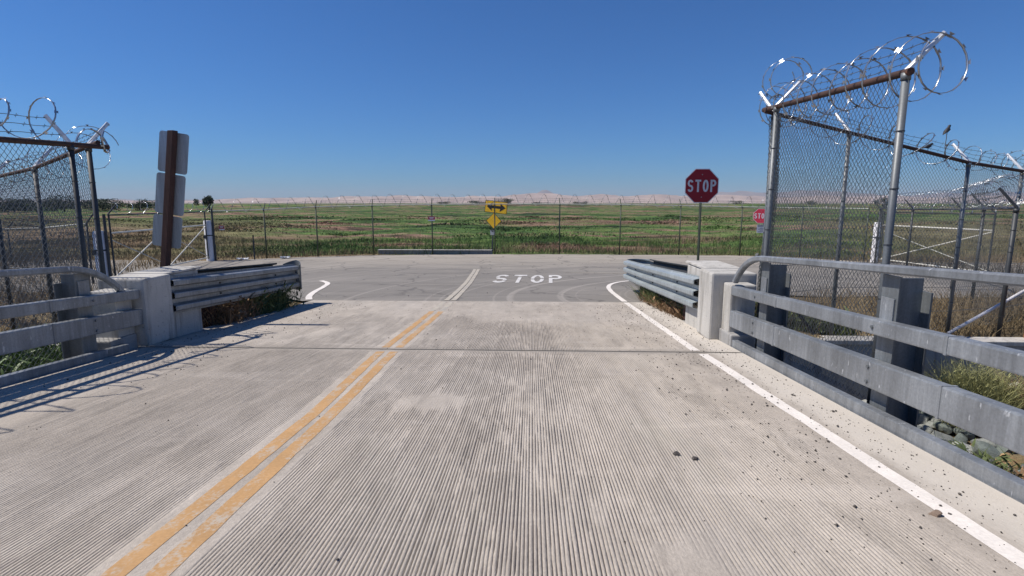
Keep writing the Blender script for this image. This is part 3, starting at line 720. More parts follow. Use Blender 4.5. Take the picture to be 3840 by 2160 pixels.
def coil_np(path, r, pitch, tw=.016, barbs=True, irr=.15, seed=0, per=24, bl=.045, ext=(0, 0), phase=0.):
    rg = np.random.default_rng(seed); P = np.array(path, float)
    P[0] += (P[0] - P[1]) / np.linalg.norm(P[0] - P[1]) * ext[0]; P[-1] += (P[-1] - P[-2]) / np.linalg.norm(P[-1] - P[-2]) * ext[1]
    sl = np.r_[0, np.cumsum(np.linalg.norm(np.diff(P, axis=0), axis=1))]
    L = sl[-1]; turns = L / pitch; n = int(turns * per); t = np.linspace(0, 1, n)
    s_ = t * L; c = np.stack([np.interp(s_, sl, P[:, k]) for k in range(3)], -1)
    d = np.gradient(c, axis=0); d /= np.linalg.norm(d, axis=1)[:, None]
    a = np.cross(d, np.array([0, 0, 1.])); a /= np.linalg.norm(a, axis=1)[:, None]; b = np.cross(a, d)
    ph = t * turns * 2 * math.pi + phase; nt_ = int(turns) + 3
    rv = np.interp(t * turns, np.arange(nt_), r * (1 + irr * rg.normal(size=nt_))); lean = np.interp(t * turns, np.arange(nt_), irr * 1.2 * rg.normal(size=nt_))
    rad = a * np.cos(ph)[:, None] + b * np.sin(ph)[:, None]
    C = c + rad * rv[:, None] + d * (np.sin(ph) * lean * r)[:, None]
    tan = np.gradient(C, axis=0); tan /= np.linalg.norm(tan, axis=1)[:, None]
    tw_ax = np.cross(tan, rad); tw_ax /= np.linalg.norm(tw_ax, axis=1)[:, None]
    th = .003
    V = np.stack([C + tw_ax * tw / 2 + rad * th, C - tw_ax * tw / 2 + rad * th, C - tw_ax * tw / 2 - rad * th, C + tw_ax * tw / 2 - rad * th], 1).reshape(-1, 3)
    k = np.arange(n - 1) * 4
    Qs = np.concatenate([np.stack([k + q, k + (q + 1) % 4, k + 4 + (q + 1) % 4, k + 4 + q], -1) for q in range(4)])
    T = None
    if barbs:
        m = np.arange(2, n - 2, 2); cc = C[m]; tt = tan[m]; ww = tw_ax[m]; base = len(V)
        # flat four-pointed blade pairs lying across the tape
        tw2 = rg.normal(size=(len(m), 1)) * .5; up_ = rad[m] * .006
        nb = ww * np.cos(tw2) + rad[m] * np.sin(tw2)
        pts = [cc + tt * bl * .5 + nb * bl * .42 + up_, cc + tt * bl * .15 + up_, cc + tt * bl * .5 - nb * bl * .42 + up_, cc - tt * bl * .5 - nb * bl * .42 + up_, cc - tt * bl * .15 + up_, cc - tt * bl * .5 + nb * bl * .42 + up_]
        V = np.concatenate([V, np.stack(pts, 1).reshape(-1, 3)]); q = base + np.arange(len(m)) * 6
        T = np.concatenate([np.stack([q, q + 1, q + 4], -1), np.stack([q, q + 4, q + 5], -1), np.stack([q + 1, q + 2, q + 3], -1), np.stack([q + 1, q + 3, q + 4], -1)])
    return V, Qs, T
def join_np(lst):
    VV, QQ, TT, o_ = [], [], [], 0
    for V, Q_, T_ in lst:
        VV.append(V)
        if Q_ is not None: QQ.append(np.asarray(Q_) + o_)
        if T_ is not None: TT.append(np.asarray(T_) + o_)
        o_ += len(V)
    return np.concatenate(VV), (np.concatenate(QQ) if QQ else None), (np.concatenate(TT) if TT else None)
_cyl = {}
def post(root, name, x, y, zb, zt, r, mat, n=10, cap=True):
    """round post sharing a unit mesh between posts of one radius and material"""
    key = (r, mat, round(zt - zb, 2), cap)
    if key not in _cyl:
        mb = MB(); h = zt - zb; mb.tube([(0, 0, 0), (0, 0, h)], r, n)
        if cap: mb.tube([(0, 0, h - .05), (0, 0, h + .015)], r * 1.22, n)
        me = bpy.data.meshes.new(name); me.from_pydata([tuple(v) for v in mb.v], [], mb.f); me.materials.append(M[mat]); me.update()
        me.polygons.foreach_set('use_smooth', [len(p.vertices) == 4 for p in me.polygons]); _cyl[key] = me
    o = link(name, _cyl[key], None, root); o.location = Vector((x, y, zb)) - ORG[root]; return o
def arm(root, p, vec, mat='arm', wd=.045):
    p = Vector(p); v = Vector(vec); h = Vector((-v.y, v.x, 0)); h = h.normalized() if h.length > 1e-4 else Vector((1, 0, 0)); n_ = v.cross(h).normalized()
    mb = MB(); q = []
    for t, k in ((0, 1.3), (.25, 1.), (1, .75)):
        c = p + v * t; q.append([c + h * wd * k * .5 - n_ * .012, c + h * wd * k * .5 + n_ * .012, c + h * .006 + n_ * .03, c - h * .006 + n_ * .03, c - h * wd * k * .5 + n_ * .012, c - h * wd * k * .5 - n_ * .012])
    mb.extrude(q, None)
    o = mb.build('barb_arm', mat, root)
    mb = MB()
    for t in (.35, .65, .95): mb.tube([p + v * t - h * .03 - n_ * .01, p + v * t + h * .03 - n_ * .01], .007, 5)
    mb.build('wire_clip', 'dark_post', o, stuff=True); return o
def strand(root, pts, mat='wire', barb=True, r=.0035, sag=.02):
    mb = MB(); P = []
    for a, b in zip(pts, pts[1:]):
        a, b = Vector(a), Vector(b); n_ = 8
        for k in range(n_): t = k / n_; P.append(a.lerp(b, t) - Vector((0, 0, sag * 4 * t * (1 - t))) + Vector((0, 0, .008 * math.sin(k * 2.3))))
    P.append(Vector(pts[-1])); mb.tube(P, r, 4, False)
    if barb:
        for a, b in zip(P, P[1:]):
            L = (b - a).length
            for k in range(max(1, int(L / .14))):
                c = a.lerp(b, (k + .5) / max(1, int(L / .14))); 
                mb.tube([c + Vector((.01, 0, .024)), c - Vector((.01, 0, .024))], .003, 3, False); mb.tube([c + Vector((0, .024, .008)), c - Vector((0, .024, .008))], .003, 3, False)
    return mb.build('barbed_wire', mat, root, stuff=True)
def fence(name, label, posts, rail_mat='rust', post_mat='galv_dark', pr=.032, rail_r=.027, armv=None, arm_at=None, coil=None, mesh_mat='wire', ribbon=False, wd=.072, wr=.0023,
          group=None, strands=True, tension=(), rail_ext=(0, 0), arm_mat='arm', ties=True):
    x0, y0, zb0, zt0 = posts[0]; root = thing(name, label, 'fence', (x0, y0, zb0), group)
    for (x, y, zb, zt) in posts:
        p = post(root, 'post', x, y, zb - .25, zt - .02, pr, post_mat)
    pts = [Vector((x, y, zt)) for x, y, zb, zt in posts]
    if rail_ext[0]: pts[0] = pts[0] + (pts[0] - pts[1]).normalized() * rail_ext[0]
    if rail_ext[1]: pts[-1] = pts[-1] + (pts[-1] - pts[-2]).normalized() * rail_ext[1]
    mb = MB(); mb.tube(pts, rail_r, 10); o = mb.build('top_rail', rail_mat, root); smooth_by_angle(o, 50)
    ch = []
    for (a, b) in zip(posts, posts[1:]):
        V, Q_ = chain_np(a[:2], b[:2], a[2], a[3], b[2], b[3], wd, wd * 1.22, wr, ribbon); ch.append((V, Q_, None))
    V, Q_, T_ = join_np(ch); npobj('chain_link', V, Q_, T_, mesh_mat, root, stuff=True)
    for h in tension:
        mb = MB(); mb.tube([(x, y - .0, zb + h) for x, y, zb, zt in posts], .004, 4, False); mb.build('tension_wire', mesh_mat, root)
    if ties:
        mb = MB()
        for (x, y, zb, zt) in posts:
            for k in range(1, 6): zz = zb + (zt - zb) * k / 6; mb.tube([(x, y, zz), (x, y, zz + .012)], pr * 1.12, 8, False)
        mb.build('wire_tie', 'dark_post', root, stuff=True)
    if armv:
        av = Vector(armv); idx_ = arm_at if arm_at is not None else range(len(posts))
        for k in idx_: x, y, zb, zt = posts[k]; arm(root, (x, y, zt + .01), av, arm_mat)
        if strands:
            for t in (.35, .65, .95): strand(root, [Vector((x, y, zt)) + av * t for x, y, zb, zt in posts], mesh_mat)
    if coil:
        off, r, pitch, kw = coil
        V, Q_, T_ = coil_np([tuple(Vector((x, y, zt)) + Vector(off)) for x, y, zb, zt in posts], r, pitch, **kw)
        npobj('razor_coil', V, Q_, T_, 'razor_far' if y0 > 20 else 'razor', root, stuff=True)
    return root
# right: wing along the bridge edge, then a wing running away along the canal
fence('chain_link_fence', 'tall chain link fence along the right bridge edge with brown top pipe and razor coil',
      [(3.50, 5.45, .62, 3.86), (3.46, 8.10, .52, 4.00)], armv=(.30, -.02, .33), coil=((.17, 0, .06), .29, .36, dict(seed=4, irr=.08, tw=.02, ext=(.34, .55), bl=.055, phase=2.6)), pr=.036, rail_r=.036,
      post_mat='galv_dark', rail_ext=(.06, .42), wr=.0030)
fence('chain_link_fence', 'chain link fence running right along the canal wall with dark pipe rail',
      [(3.60, 8.50, .42, 3.97), (5.42, 9.75, .36, 3.84), (7.85, 10.25, .30, 3.37), (9.75, 11.35, .18, 3.28), (11.6, 12.5, .1, 3.2)], armv=(-.12, .28, .34), coil=((-.05, .14, .12), .24, .62, dict(seed=9, irr=.2, tw=.018)),
      pr=.034, rail_r=.03, post_mat='galv_dark', tension=(.35, .8, 1.25), wr=.0029, rail_ext=(.22, 0))
mb = MB()
bt = thing('fence_brace', 'dark diagonal wire-wrapped brace leaning down beside the right fence corner', 'brace', (4.9, 9.4, .4))
mb = MB(); mb.tube([(3.55, 8.65, 1.85), (4.95, 9.45, .38)], .03, 8); mb.build('bar', 'dark_post', bt)
bt2 = thing('fence_brace', 'white diagonal pipe brace at the far right behind the railing', 'brace', (7.6, 9.9, .3))
mb = MB(); mb.tube([(7.6, 9.9, .30), (9.3, 10.1, 1.25)], .028, 8); mb.build('pipe', 'white', bt2, smooth=True)
# the surplus mesh rolled up at the corner
t_ = thing('mesh_roll', 'bundle of surplus chain link rolled up at the right fence corner', 'wire mesh', (3.5, 8.45, .6)); L_ = []
for rr, ph in ((.045, 0), (.065, .6), (.085, 1.1)):
    for k in range(10):
        a0, a1 = 2 * math.pi * k / 10 + ph, 2 * math.pi * (k + 1) / 10 + ph
        V, Q_ = chain_np((3.60 + rr * math.cos(a0), 8.42 + rr * math.sin(a0)), (3.60 + rr * math.cos(a1), 8.42 + rr * math.sin(a1)), .75, 3.92, .75, 3.92, .07, .085, .0028); V[:, 2] += 0; L_.append((V + np.array([.03, .02, 0]) * np.sin(V[:, 2:3] * 2 + rr * 30), Q_, None))
V, Q_, T_ = join_np(L_); npobj('rolled_mesh', V, Q_, T_, 'wire', t_, stuff=True)
lp = thing('razor_wire_loop', 'bright double razor wire loop above the right fence corner', 'razor wire', (3.7, 8.4, 4.1))
V, Q_, T_ = coil_np([(3.66, 8.10, 4.42), (3.72, 8.80, 4.50)], .29, .34, seed=8, irr=.09, tw=.026, bl=.06); npobj('loop', V, Q_, T_, 'razor', lp, stuff=True)
# left: the same pair of wings
fence('chain_link_fence', 'chain link fence along the left bridge edge with loose razor wire loops',
      [(-5.80, 2.4, .85, 3.16), (-5.80, 4.6, .75, 3.28), (-5.82, 6.80, .62, 3.38)], armv=(-.28, 0, .34), arm_at=(0, 1, 2), coil=((-.15, .1, .28), .26, .50, dict(seed=12, irr=.28, tw=.018)),
      pr=.032, rail_r=.034, post_mat='dark_post', rail_ext=(0, .62), wr=.0030)
fence('chain_link_fence', 'chain link fence receding to the left edge behind the left railing',
      [(-6.10, 7.42, .45, 3.42), (-8.05, 8.65, .35, 3.21), (-10.0, 9.85, .25, 3.11), (-12.0, 11.1, .15, 3.02)], armv=(.12, .26, .33), coil=((.03, .12, .05), .24, .55, dict(seed=21, irr=.25, tw=.015)),
      pr=.034, rail_r=.03, post_mat='dark_post', rail_ext=(.35, 0), tension=(.5, 1.2), wr=.0030)
mb = MB(); lp = thing('razor_wire_loop', 'stray bright razor wire loop at the corner of the left fence', 'razor wire', (-6.0, 7.4, 3.4))
pts = [(-6.05, 7.38, 3.50), (-5.95, 7.4, 3.66), (-5.78, 7.42, 3.73), (-5.62, 7.4, 3.68), (-5.55, 7.4, 3.55), (-5.63, 7.42, 3.43), (-5.75, 7.42, 3.36)]
V, Q_, T_ = coil_np([(-6.1, 7.38, 3.46), (-5.75, 7.42, 3.52)], .19, .33, seed=5, irr=.1, tw=.03)
npobj('loop', V, Q_, T_, 'razor', lp)
# far fence across the end of the road
far = fence('chain_link_fence', 'long low chain link fence across the end of the road topped with razor coil',
      [(x, y, .02, z) for x, y, z in FENCE], rail_mat='rail_pale', post_mat='green_post', pr=.032, rail_r=.026, armv=(-.02, .22, .30), coil=((0, .2, .22), .30, .80, dict(seed=31, irr=.07, tw=.014, bl=.05)),
      mesh_mat='wire_far', ribbon=True, wr=.0028, wd=.085, arm_mat='green_post', ties=False)
# right: coil-topped fence between the canal and the gate
fence('chain_link_fence', 'chain link fence with dense razor coil seen through the right fence',
      [(8.45, 9.85, .25, 2.56), (10.75, 13.4, .12, 2.52), (13.05, 17.1, .05, 2.46), (14.2, 20.9, .02, 2.42), (15.25, 24.5, .02, 2.40)], rail_mat='dark_post', post_mat='dark_post', pr=.036, rail_r=.026,
      armv=(-.25, .12, .34), coil=((-.1, .05, .30), .30, .30, dict(seed=41, irr=.06, tw=.016)), mesh_mat='wire', ribbon=True, wr=.0026, arm_mat='dark_post')
# left: low fence going away behind the wing
fence('chain_link_fence', 'low chain link fence beyond the left wing fence near the gate',
      [(-14.6, 17.3, 0, 1.98), (-18.6, 20.0, -.05, 1.72), (-22.6, 22.6, -.1, 1.55), (-27, 25.5, -.15, 1.4)], rail_mat='rail_pale', post_mat='dark_post', pr=.035, rail_r=.026,
      armv=(.1, .22, .3), mesh_mat='wire', ribbon=True, wr=.0026, arm_mat='dark_post', ties=False)

# ------------------------------------------------------------------ gates with white posts
def gate_post(x, y, h, r, label, group=None):
    t = thing('gate_post', label, 'gate post', (x, y, 0), group)
    mb = MB(); mb.tube([(x, y, -.2), (x, y, h - .05), (x, y, h)], r, 16, True, radii=[r, r, r * .82]); o = mb.build('pipe', 'white', t); smooth_by_angle(o, 40)
    mb = MB()
    mb.tube([(x, y, h * .62), (x, y, h * .62 + .05)], r * 1.06, 16, False); mb.build('hinge_strap', 'dark_post', t)
    mb = MB(); mb.box((x - r * .3, y - r * 1.1, h * .6), (.09, .1, .16)); mb.build('latch_box', 'dark_post', t)
    mb = MB(); mb.tube([(x + r * 1.25, y + .05, 0), (x + r * 1.25, y + .05, h + .55)], .045, 8); mb.build('side_pole', 'dark_post', t)
    return t
gate_post(-14.35, 17.45, 1.74, .17, 'thick white gate post beside the end of the left fence')
gate_post(-14.95, 24.55, 1.86, .17, 'thick white gate post at the far left end of the road')
gate_post(15.45, 24.9, 1.80, .14, 'pinkish white gate post seen through the right fence')
def gate(label, a, b, zb, zm, zt, leaves, rail='white_rail'):
    a, b = Vector((*a, 0)), Vector((*b, 0)); t = thing('gate', label, 'gate', (*a.lerp(b, .5).xy, 0))
    for k in range(leaves):
        p, q = a.lerp(b, k / leaves + .008), a.lerp(b, (k + 1) / leaves - .008); Z = Vector((0, 0, 1))
        mb = MB(); mb.tube([p + Z * zb, q + Z * zb], .028, 8); mb.build('bottom_rail', rail, t, smooth=True)
        mb = MB(); mb.tube([p + Z * zm, q + Z * zm], .030, 8); mb.build('middle_rail', rail, t, smooth=True)
        mb = MB(); mb.tube([p + Z * zt, q + Z * zt], .024, 8); mb.build('top_rail', 'dark_post', t, smooth=True)
        for e in (p, q): mb = MB(); mb.tube([e + Z * (zb - .05), e + Z * (zt + .02)], .03, 8); mb.build('stile', 'dark_post', t)
        mb = MB(); mb.tube([p + Z * zb, q + Z * (zm - .05)], .022, 6); mb.build('diagonal_brace', rail, t)
        mb = MB(); mb.tube([p + Z * (zm - .25) + Vector((.05, 0, 0)), q + Z * (zb + .02) + Vector((.05, 0, 0))], .018, 6); mb.build('back_brace', 'rail_pale', t)
        V, Q_ = chain_np(p.xy, q.xy, zb, zt, zb, zt, .085, .10, .0024, True); npobj('chain_link', V, Q_, None, 'wire_far', t, stuff=True)
    for e in (a, b): arm(t, (e.x, e.y, zt), (.12 if a.x < 0 else -.2, .28, .34), 'dark_post')
    V, Q_, T_ = coil_np([tuple(a + Vector((.05, .1, zt + .2))), tuple(b + Vector((.05, .1, zt + .2)))], .22, .85, seed=51, irr=.12, tw=.02); npobj('razor_coil', V, Q_, T_, 'razor', t, stuff=True)
gate('wide double swing gate with cream rails behind the tall sign post', (-14.05, 17.55), (-14.9, 24.35), .17, 1.66, 2.26, 2)
gate('single gate leaf with cream rail seen through the right fence', (15.6, 24.8), (16.5, 20.0), .17, 1.68, 2.26, 1)

# ------------------------------------------------------------------ signs
def octagon(c, rad, ux, uy): return [Vector(c) + Vector(ux) * rad * math.cos(R(22.5 + 45 * k)) + Vector(uy) * rad * math.sin(R(22.5 + 45 * k)) for k in range(8)]
def prism(mb, pts, n_, th, mi=0):
    k = len(pts); mb.add([p for p in pts] + [p + n_ * th for p in pts], [tuple(range(k))[::-1], tuple(range(k, 2 * k))] + [(i, (i + 1) % k, k + (i + 1) % k, k + i) for i in range(k)], mi)
def stop_sign(x, y, zc, wdt, yaw, label, red, post_pts, post_mat, zg, plaque=False):
    ux = Vector((math.cos(R(yaw)), math.sin(R(yaw)), 0)); uy = Vector((0, 0, 1)); nf = ux.cross(uy)       # faces -Y
    t = thing('stop_sign', label, 'sign', (x, y, zg)); rad = wdt / 2 / math.cos(R(22.5)); c = Vector((x, y, zc))
    mb = MB(); prism(mb, octagon(c, rad, ux, uy), nf, .004); f = mb.build('sign_panel', 'sign_white', t)
    mb = MB(); prism(mb, octagon(c + nf * .0045, rad * .955, ux, uy), nf, .002); mb.build('red_face', red, f)
    mb = MB(); cw = wdt * .172; ch = wdt * .36; gp = wdt * .055; tot = 4 * cw + 3 * gp
    text_mesh(mb, 'STOP', c + nf * .008 - ux * tot / 2 - uy * ch / 2, ux, uy, cw, ch, gp, .33, .002); mb.build('lettering', 'sign_white', f)
    mb = MB(); mb.tube([Vector(p) - nf * .035 for p in post_pts], .030, 4); mb.build('post', post_mat, t)
    mb = MB()
    for dz in (-.25, .25): mb.tube([c + uy * dz * wdt / .76 + nf * .006, c + uy * dz * wdt / .76 + nf * .014], .012, 6)
    mb.build('bolt', 'alu', f, stuff=True)
    if plaque:
        pc = c - uy * (wdt * .5 + .27) + ux * .08
        mb = MB(); mb.box(pc, (.50, .004, .40)); pl = mb.build('plaque', 'sign_white', t)
        mb = MB()
        for (dz, w_, h_) in ((.14, .42, .05), (.03, .22, .02), (-.02, .36, .02), (-.09, .20, .016), (-.14, .38, .018)): mb.box(pc + uy * dz + nf * .004, (w_, .003, h_))
        mb.build('text_lines', 'wire', pl, stuff=True)
    return t
stop_sign(3.93, 12.9, 3.045, .78, 3, 'large dark red stop sign on a green steel post behind the right guardrail', 'sign_red', [(3.96, 12.9, .1), (3.93, 12.9, 2.95)], 'green_post', .2)
stop_sign(11.20, 27.1, 2.03, .71, -14, 'small faded stop sign with white plaque beside the right fence corner', 'sign_red_faded', [(11.47, 27.1, -.05), (11.32, 27.1, 2.2)], 'green_post', 0, True)
# bird droppings and dents are in the paint of the big sign
def arrow_sign():
    t = thing('arrow_sign', 'tilted yellow double arrow sign above a yellow diamond behind the far fence', 'sign', (-2.15, 28.95, 0))
    def basis(a):
        q = Matrix.Rotation(R(-15), 3, 'Z'); return q @ Vector((math.cos(R(a)), 0, math.sin(R(a)))), q @ Vector((-math.sin(R(a)), 0, math.cos(R(a))))
    n_ = Matrix.Rotation(R(-15), 3, 'Z') @ Vector((0, -1, 0)); ux, uy = basis(-6.5); c = Vector((-1.90, 28.88, 2.44))
    rect = lambda c_, w_, h_: [c_ - ux * w_ / 2 - uy * h_ / 2, c_ + ux * w_ / 2 - uy * h_ / 2, c_ + ux * w_ / 2 + uy * h_ / 2, c_ - ux * w_ / 2 + uy * h_ / 2]
    mb = MB(); prism(mb, rect(c, 1.25, .63), n_, .004); f = mb.build('arrow_panel', 'sign_black', t)
    mb = MB(); prism(mb, rect(c + n_ * .0045, 1.20, .58), n_, .002); mb.build('yellow_face', 'sign_yellow', f)
    mb = MB(); c2 = c + n_ * .008; P = lambda a, b: c2 + ux * a + uy * b
    for s in (-1, 1):
        prism(mb, [P(s * .24, -.07), P(s * .22, -.22), P(s * .53, 0), P(s * .22, .22), P(s * .24, .07), P(0, .07), P(0, -.07)], n_, .002)
    mb.build('double_arrow', 'sign_black', f)
    ux, uy = basis(-2); c = Vector((-2.03, 28.90, 1.72)); dm = lambda c_, h: [c_ + ux * h, c_ + uy * h, c_ - ux * h, c_ - uy * h]
    mb = MB(); prism(mb, dm(c, .43), n_, .004); f = mb.build('diamond_panel', 'sign_black', t)
    mb = MB(); prism(mb, dm(c + n_ * .0045, .402), n_, .002); mb.build('yellow_face', 'sign_yellow', f)
    c = Vector((-2.10, 28.90, 1.12)); ux, uy = basis(0)
    mb = MB(); prism(mb, rect(c, .26, .30), n_, .004); f = mb.build('plaque', 'alu', t)
    mb = MB(); prism(mb, rect(c + n_ * .005 + uy * .12, .26, .06), n_, .002); prism(mb, rect(c + n_ * .005 + uy * .03 + ux * .01, .12, .035), n_, .002); prism(mb, rect(c + n_ * .005 + uy * .055 - ux * .03, .05, .05), n_, .002); mb.build('symbol', 'sign_black', f, stuff=True)
    mb = MB(); mb.tube([(-2.16, 28.97, -.3), (-1.98, 28.97, 2.7)], .038, 4); mb.build('post', 'dark_post', t)
arrow_sign()
def small_sign(x, y, z, w_, h_, label):
    t = thing('warning_sign', label, 'sign', (x, y, z - h_ / 2)); mb = MB(); mb.box((x, y - .05, z), (w_, .004, h_)); f = mb.build('panel', 'sign_white', t)
    mb = MB(); mb.box((x, y - .0535, z + h_ * .12), (w_ * .96, .003, h_ * .70)); mb.build('red_field', 'sign_red', f)
    mb = MB(); mb.box((x, y - .056, z + h_ * .22), (w_ * .7, .002, h_ * .13)); mb.box((x, y - .056, z + h_ * .02), (w_ * .55, .002, h_ * .10)); mb.build('text_lines', 'sign_white', f, stuff=True)
small_sign(-5.2, 28.1, 1.86, .36, .24, 'small red and white sign wired to a post in the middle of the far fence')
small_sign(-14.45, 24.85, 1.52, .26, .22, 'small dark red sign just right of the far left gate post')

def tall_sign():
    t = thing('wooden_post_sign', 'three stacked blank sign backs on a leaning dark wooden post, left', 'sign', (-5.98, 8.45, .4))
    base = Vector((-6.14, 8.45, .1)); top = Vector((-5.57, 8.45, 3.76)); ax = (top - base).normalized()
    mb = MB(); q = []
    for p in (base, base.lerp(top, .5), top):
        q.append([p + Vector((a, b, 0)) for a, b in ((-.055, -.05), (.045, -.06), (.055, .045), (-.045, .055))])
    mb.extrude(q, None); mb.build('post', 'wood', t, bevel=.006)
    yaw = R(3); ux = Vector((math.cos(yaw), math.sin(yaw), 0)); ux = (ux - ax * ux.dot(ax)).normalized(); n_ = ux.cross(ax)
    L = (top - base).length
    for (h0, h1, w_, sft) in ((3.05, 3.69, .46, -.02), (2.39, 3.04, .455, -.035), (1.86, 2.38, .46, -.05)):
        c = base + ax * (h0 + h1) / 2 + Vector((.0, .075, 0)) + ux * sft; hh = (h1 - h0) / 2 - .006; r_ = .045; pts = []
        for (sx_, sy_, a0) in ((1, 1, 0), (-1, 1, 90), (-1, -1, 180), (1, -1, 270)):
            for k in range(5): a = R(a0 + 90 * k / 4); pts.append(c + ux * (sx_ * (w_ / 2 - r_) + r_ * math.cos(a)) + ax * (sy_ * (hh - r_) + r_ * math.sin(a)))
        mb = MB(); prism(mb, pts, -n_, .004); p = mb.build('sign_panel', 'alu', t)
        mb = MB()
        for dz in (-.6, .6): mb.tube([c + ax * hh * dz + n_ * .0, c + ax * hh * dz + n_ * .012], .011, 6)
        mb.build('bolt', 'dark_post', p, stuff=True)
tall_sign()

st_ = thing('marker_stake', 'short dark steel stake standing just left of the far fence posts', 'stake', (-13.2, 25.2, 0))
mb = MB(); mb.box((-13.2, 25.2, .52), (.05, .04, 1.2)); mb.build('stake_shaft', 'dark_post', st_)
mb = MB(); mb.box((-13.2, 25.2, 1.13), (.06, .05, .03)); mb.build('stake_top', 'rust', st_)
# low concrete kerb wall in front of the far fence
lw = thing('low_concrete_wall', 'low concrete wall along the foot of the far fence', 'wall', (-5.2, 28.4, 0))
mb = MB(); mb.box((-5.15, 28.62, .03), (6.1, .22, .28)); mb.build('wall_body', 'conc_grey', lw, bevel=.015)
mb = MB(); mb.box((-5.15, 28.60, .186), (6.1, .28, .03)); mb.build('coping', 'conc', lw, bevel=.01)
# rust-coloured pier at the right edge
rp = thing('rusty_pier', 'rust orange steel pier at the right edge behind the fence', 'pier', (8.9, 9.52, .25))
mb = MB(); mb.box((8.86, 9.52, 1.0), (.32, .26, 1.44)); mb.build('body', 'rust_tank', rp, bevel=.02)
mb = MB(); mb.box((8.86, 9.52, 1.75), (.40, .34, .06)); mb.build('cap', 'dark_post', rp, bevel=.01)

# ------------------------------------------------------------------ birds on the right fence
def bird(p, yaw, pitch, label):
    p = Vector(p); t = thing('bird', label, 'bird', p)
    st = [(-.115, .0, .006, .004), (-.085, .004, .012, .006), (-.05, .008, .020, .018), (-.01, .010, .030, .032), (.03, .014, .030, .032), (.055, .024, .022, .024), (.072, .036, .022, .023), (.090, .040, .019, .019), (.104, .038, .009, .008), (.122, .034, .002, .002)]
    rot = Matrix.Rotation(R(yaw), 3, 'Z') @ Matrix.Rotation(-R(pitch), 3, 'Y'); q = []
    for x, z, ry_, rz_ in st:
        q.append([p + Vector((0, 0, .06)) + rot @ Vector((x, ry_ * math.cos(a), z + rz_ * math.sin(a))) for a in [2 * math.pi * k / 10 for k in range(10)]])
    mb = MB(); mb.extrude(q, None); mb.build('body', 'bird', t, smooth=True)
    for s in (-1, 1):
        mb = MB(); mb.tube([p + Vector((0, 0, .045)) + rot @ Vector((0, s * .012, 0)), p + rot @ Vector((.0, s * .012, 0)) * .4], .003, 4); mb.build('leg', 'bird', t)
    for s in (-1, 1):
        mb = MB(); w_ = [p + Vector((0, 0, .06)) + rot @ Vector(v) for v in ((.035, s * .030, .020), (.03, s * .034, -.004), (-.03, s * .030, -.006), (-.10, s * .012, .000), (-.03, s * .028, .022))]
        prism(mb, w_, (rot @ Vector((0, s, 0))), .004); mb.build('wing', 'bird', t)
wt = thing('loose_wire_end', 'loose razor wire end sticking up above the right fence under a bird', 'razor wire', (7.3, 10.12, 3.5))
mb = MB(); mb.tube([(7.35, 10.14, 3.48), (7.18, 9.95, 3.62), (7.08, 9.80, 3.74), (7.02, 9.72, 3.805)], .006, 5); mb.build('strand', 'razor', wt)
bird((7.02, 9.72, 3.80), 20, 38, 'small dark bird perched upright on a razor wire tip above the right fence')
bird((7.0, 10.10, 3.57), 15, 12, 'small dark bird crouching on the top pipe of the right fence')

# ------------------------------------------------------------------ plants, stones and litter
def blades_np(xs, ys, zs, h, wd, lean=.35, seed=0, segs=1):
    rg = np.random.default_rng(seed); n = len(xs); a = rg.random(n) * 2 * math.pi
    d = np.stack([np.cos(a), np.sin(a), 0 * a], -1); ln = rg.normal(size=(n, 2)) * lean
    base = np.stack([xs, ys, zs], -1); tip = base + np.stack([ln[:, 0] * h, ln[:, 1] * h, h], -1); w_ = (wd if np.ndim(wd) else np.full(n, wd))[:, None]
    midp = base * .45 + tip * .55 + np.stack([-ln[:, 0] * h * .12, -ln[:, 1] * h * .12, h * .05], -1)
    V = np.stack([base - d * w_ * .5, base + d * w_ * .5, midp + d * w_ * .42, midp - d * w_ * .42, tip], 1).reshape(-1, 3)
    k = np.arange(n) * 5
    return V, np.stack([k, k + 1, k + 2, k + 3], -1), np.stack([k + 3, k + 2, k + 4], -1)
def scatter(n, x0, x1, y0, y1, seed, dens=None):
    rg = np.random.default_rng(seed); xs = rg.uniform(x0, x1, n); ys = rg.uniform(y0, y1, n)
    if dens is not None:
        k = rg.random(n) < dens(xs, ys); xs, ys = xs[k], ys[k]
    return xs, ys
parts = []
def veg(n, x0, x1, y0, y1, hmin, hmax, wd, seed, dens=None, lean=.35):
    xs, ys = scatter(n, x0, x1, y0, y1, seed, dens); rg = np.random.default_rng(seed + 1)
    h = rg.uniform(hmin, hmax, len(xs)) * (.55 + .9 * fbm(xs * .25, ys * .35)); parts.append(blades_np(xs, ys, land(xs, ys) - .03, h, rg.uniform(.6, 1.4, len(xs)) * wd, lean, seed))
beyond = lambda x, y: ((y > fence_y(x) + .1) & (np.abs(x) < y * 1.25 + 6)).astype(float)
veg(90000, -40, 42, 25, 46, .10, .42, .022, 101, lambda x, y: beyond(x, y) * (fbm(x * .3, y * .5) + .35))
veg(34000, -75, 80, 46, 95, .08, .24, .05, 102, lambda x, y: beyond(x, y) * (fbm(x * .1, y * .25) + .3))
veg(14000, -180, 190, 95, 230, .1, .25, .14, 103, lambda x, y: beyond(x, y) * (fbm(x * .05, y * .12) + .2))
rgm = np.random.default_rng(66)
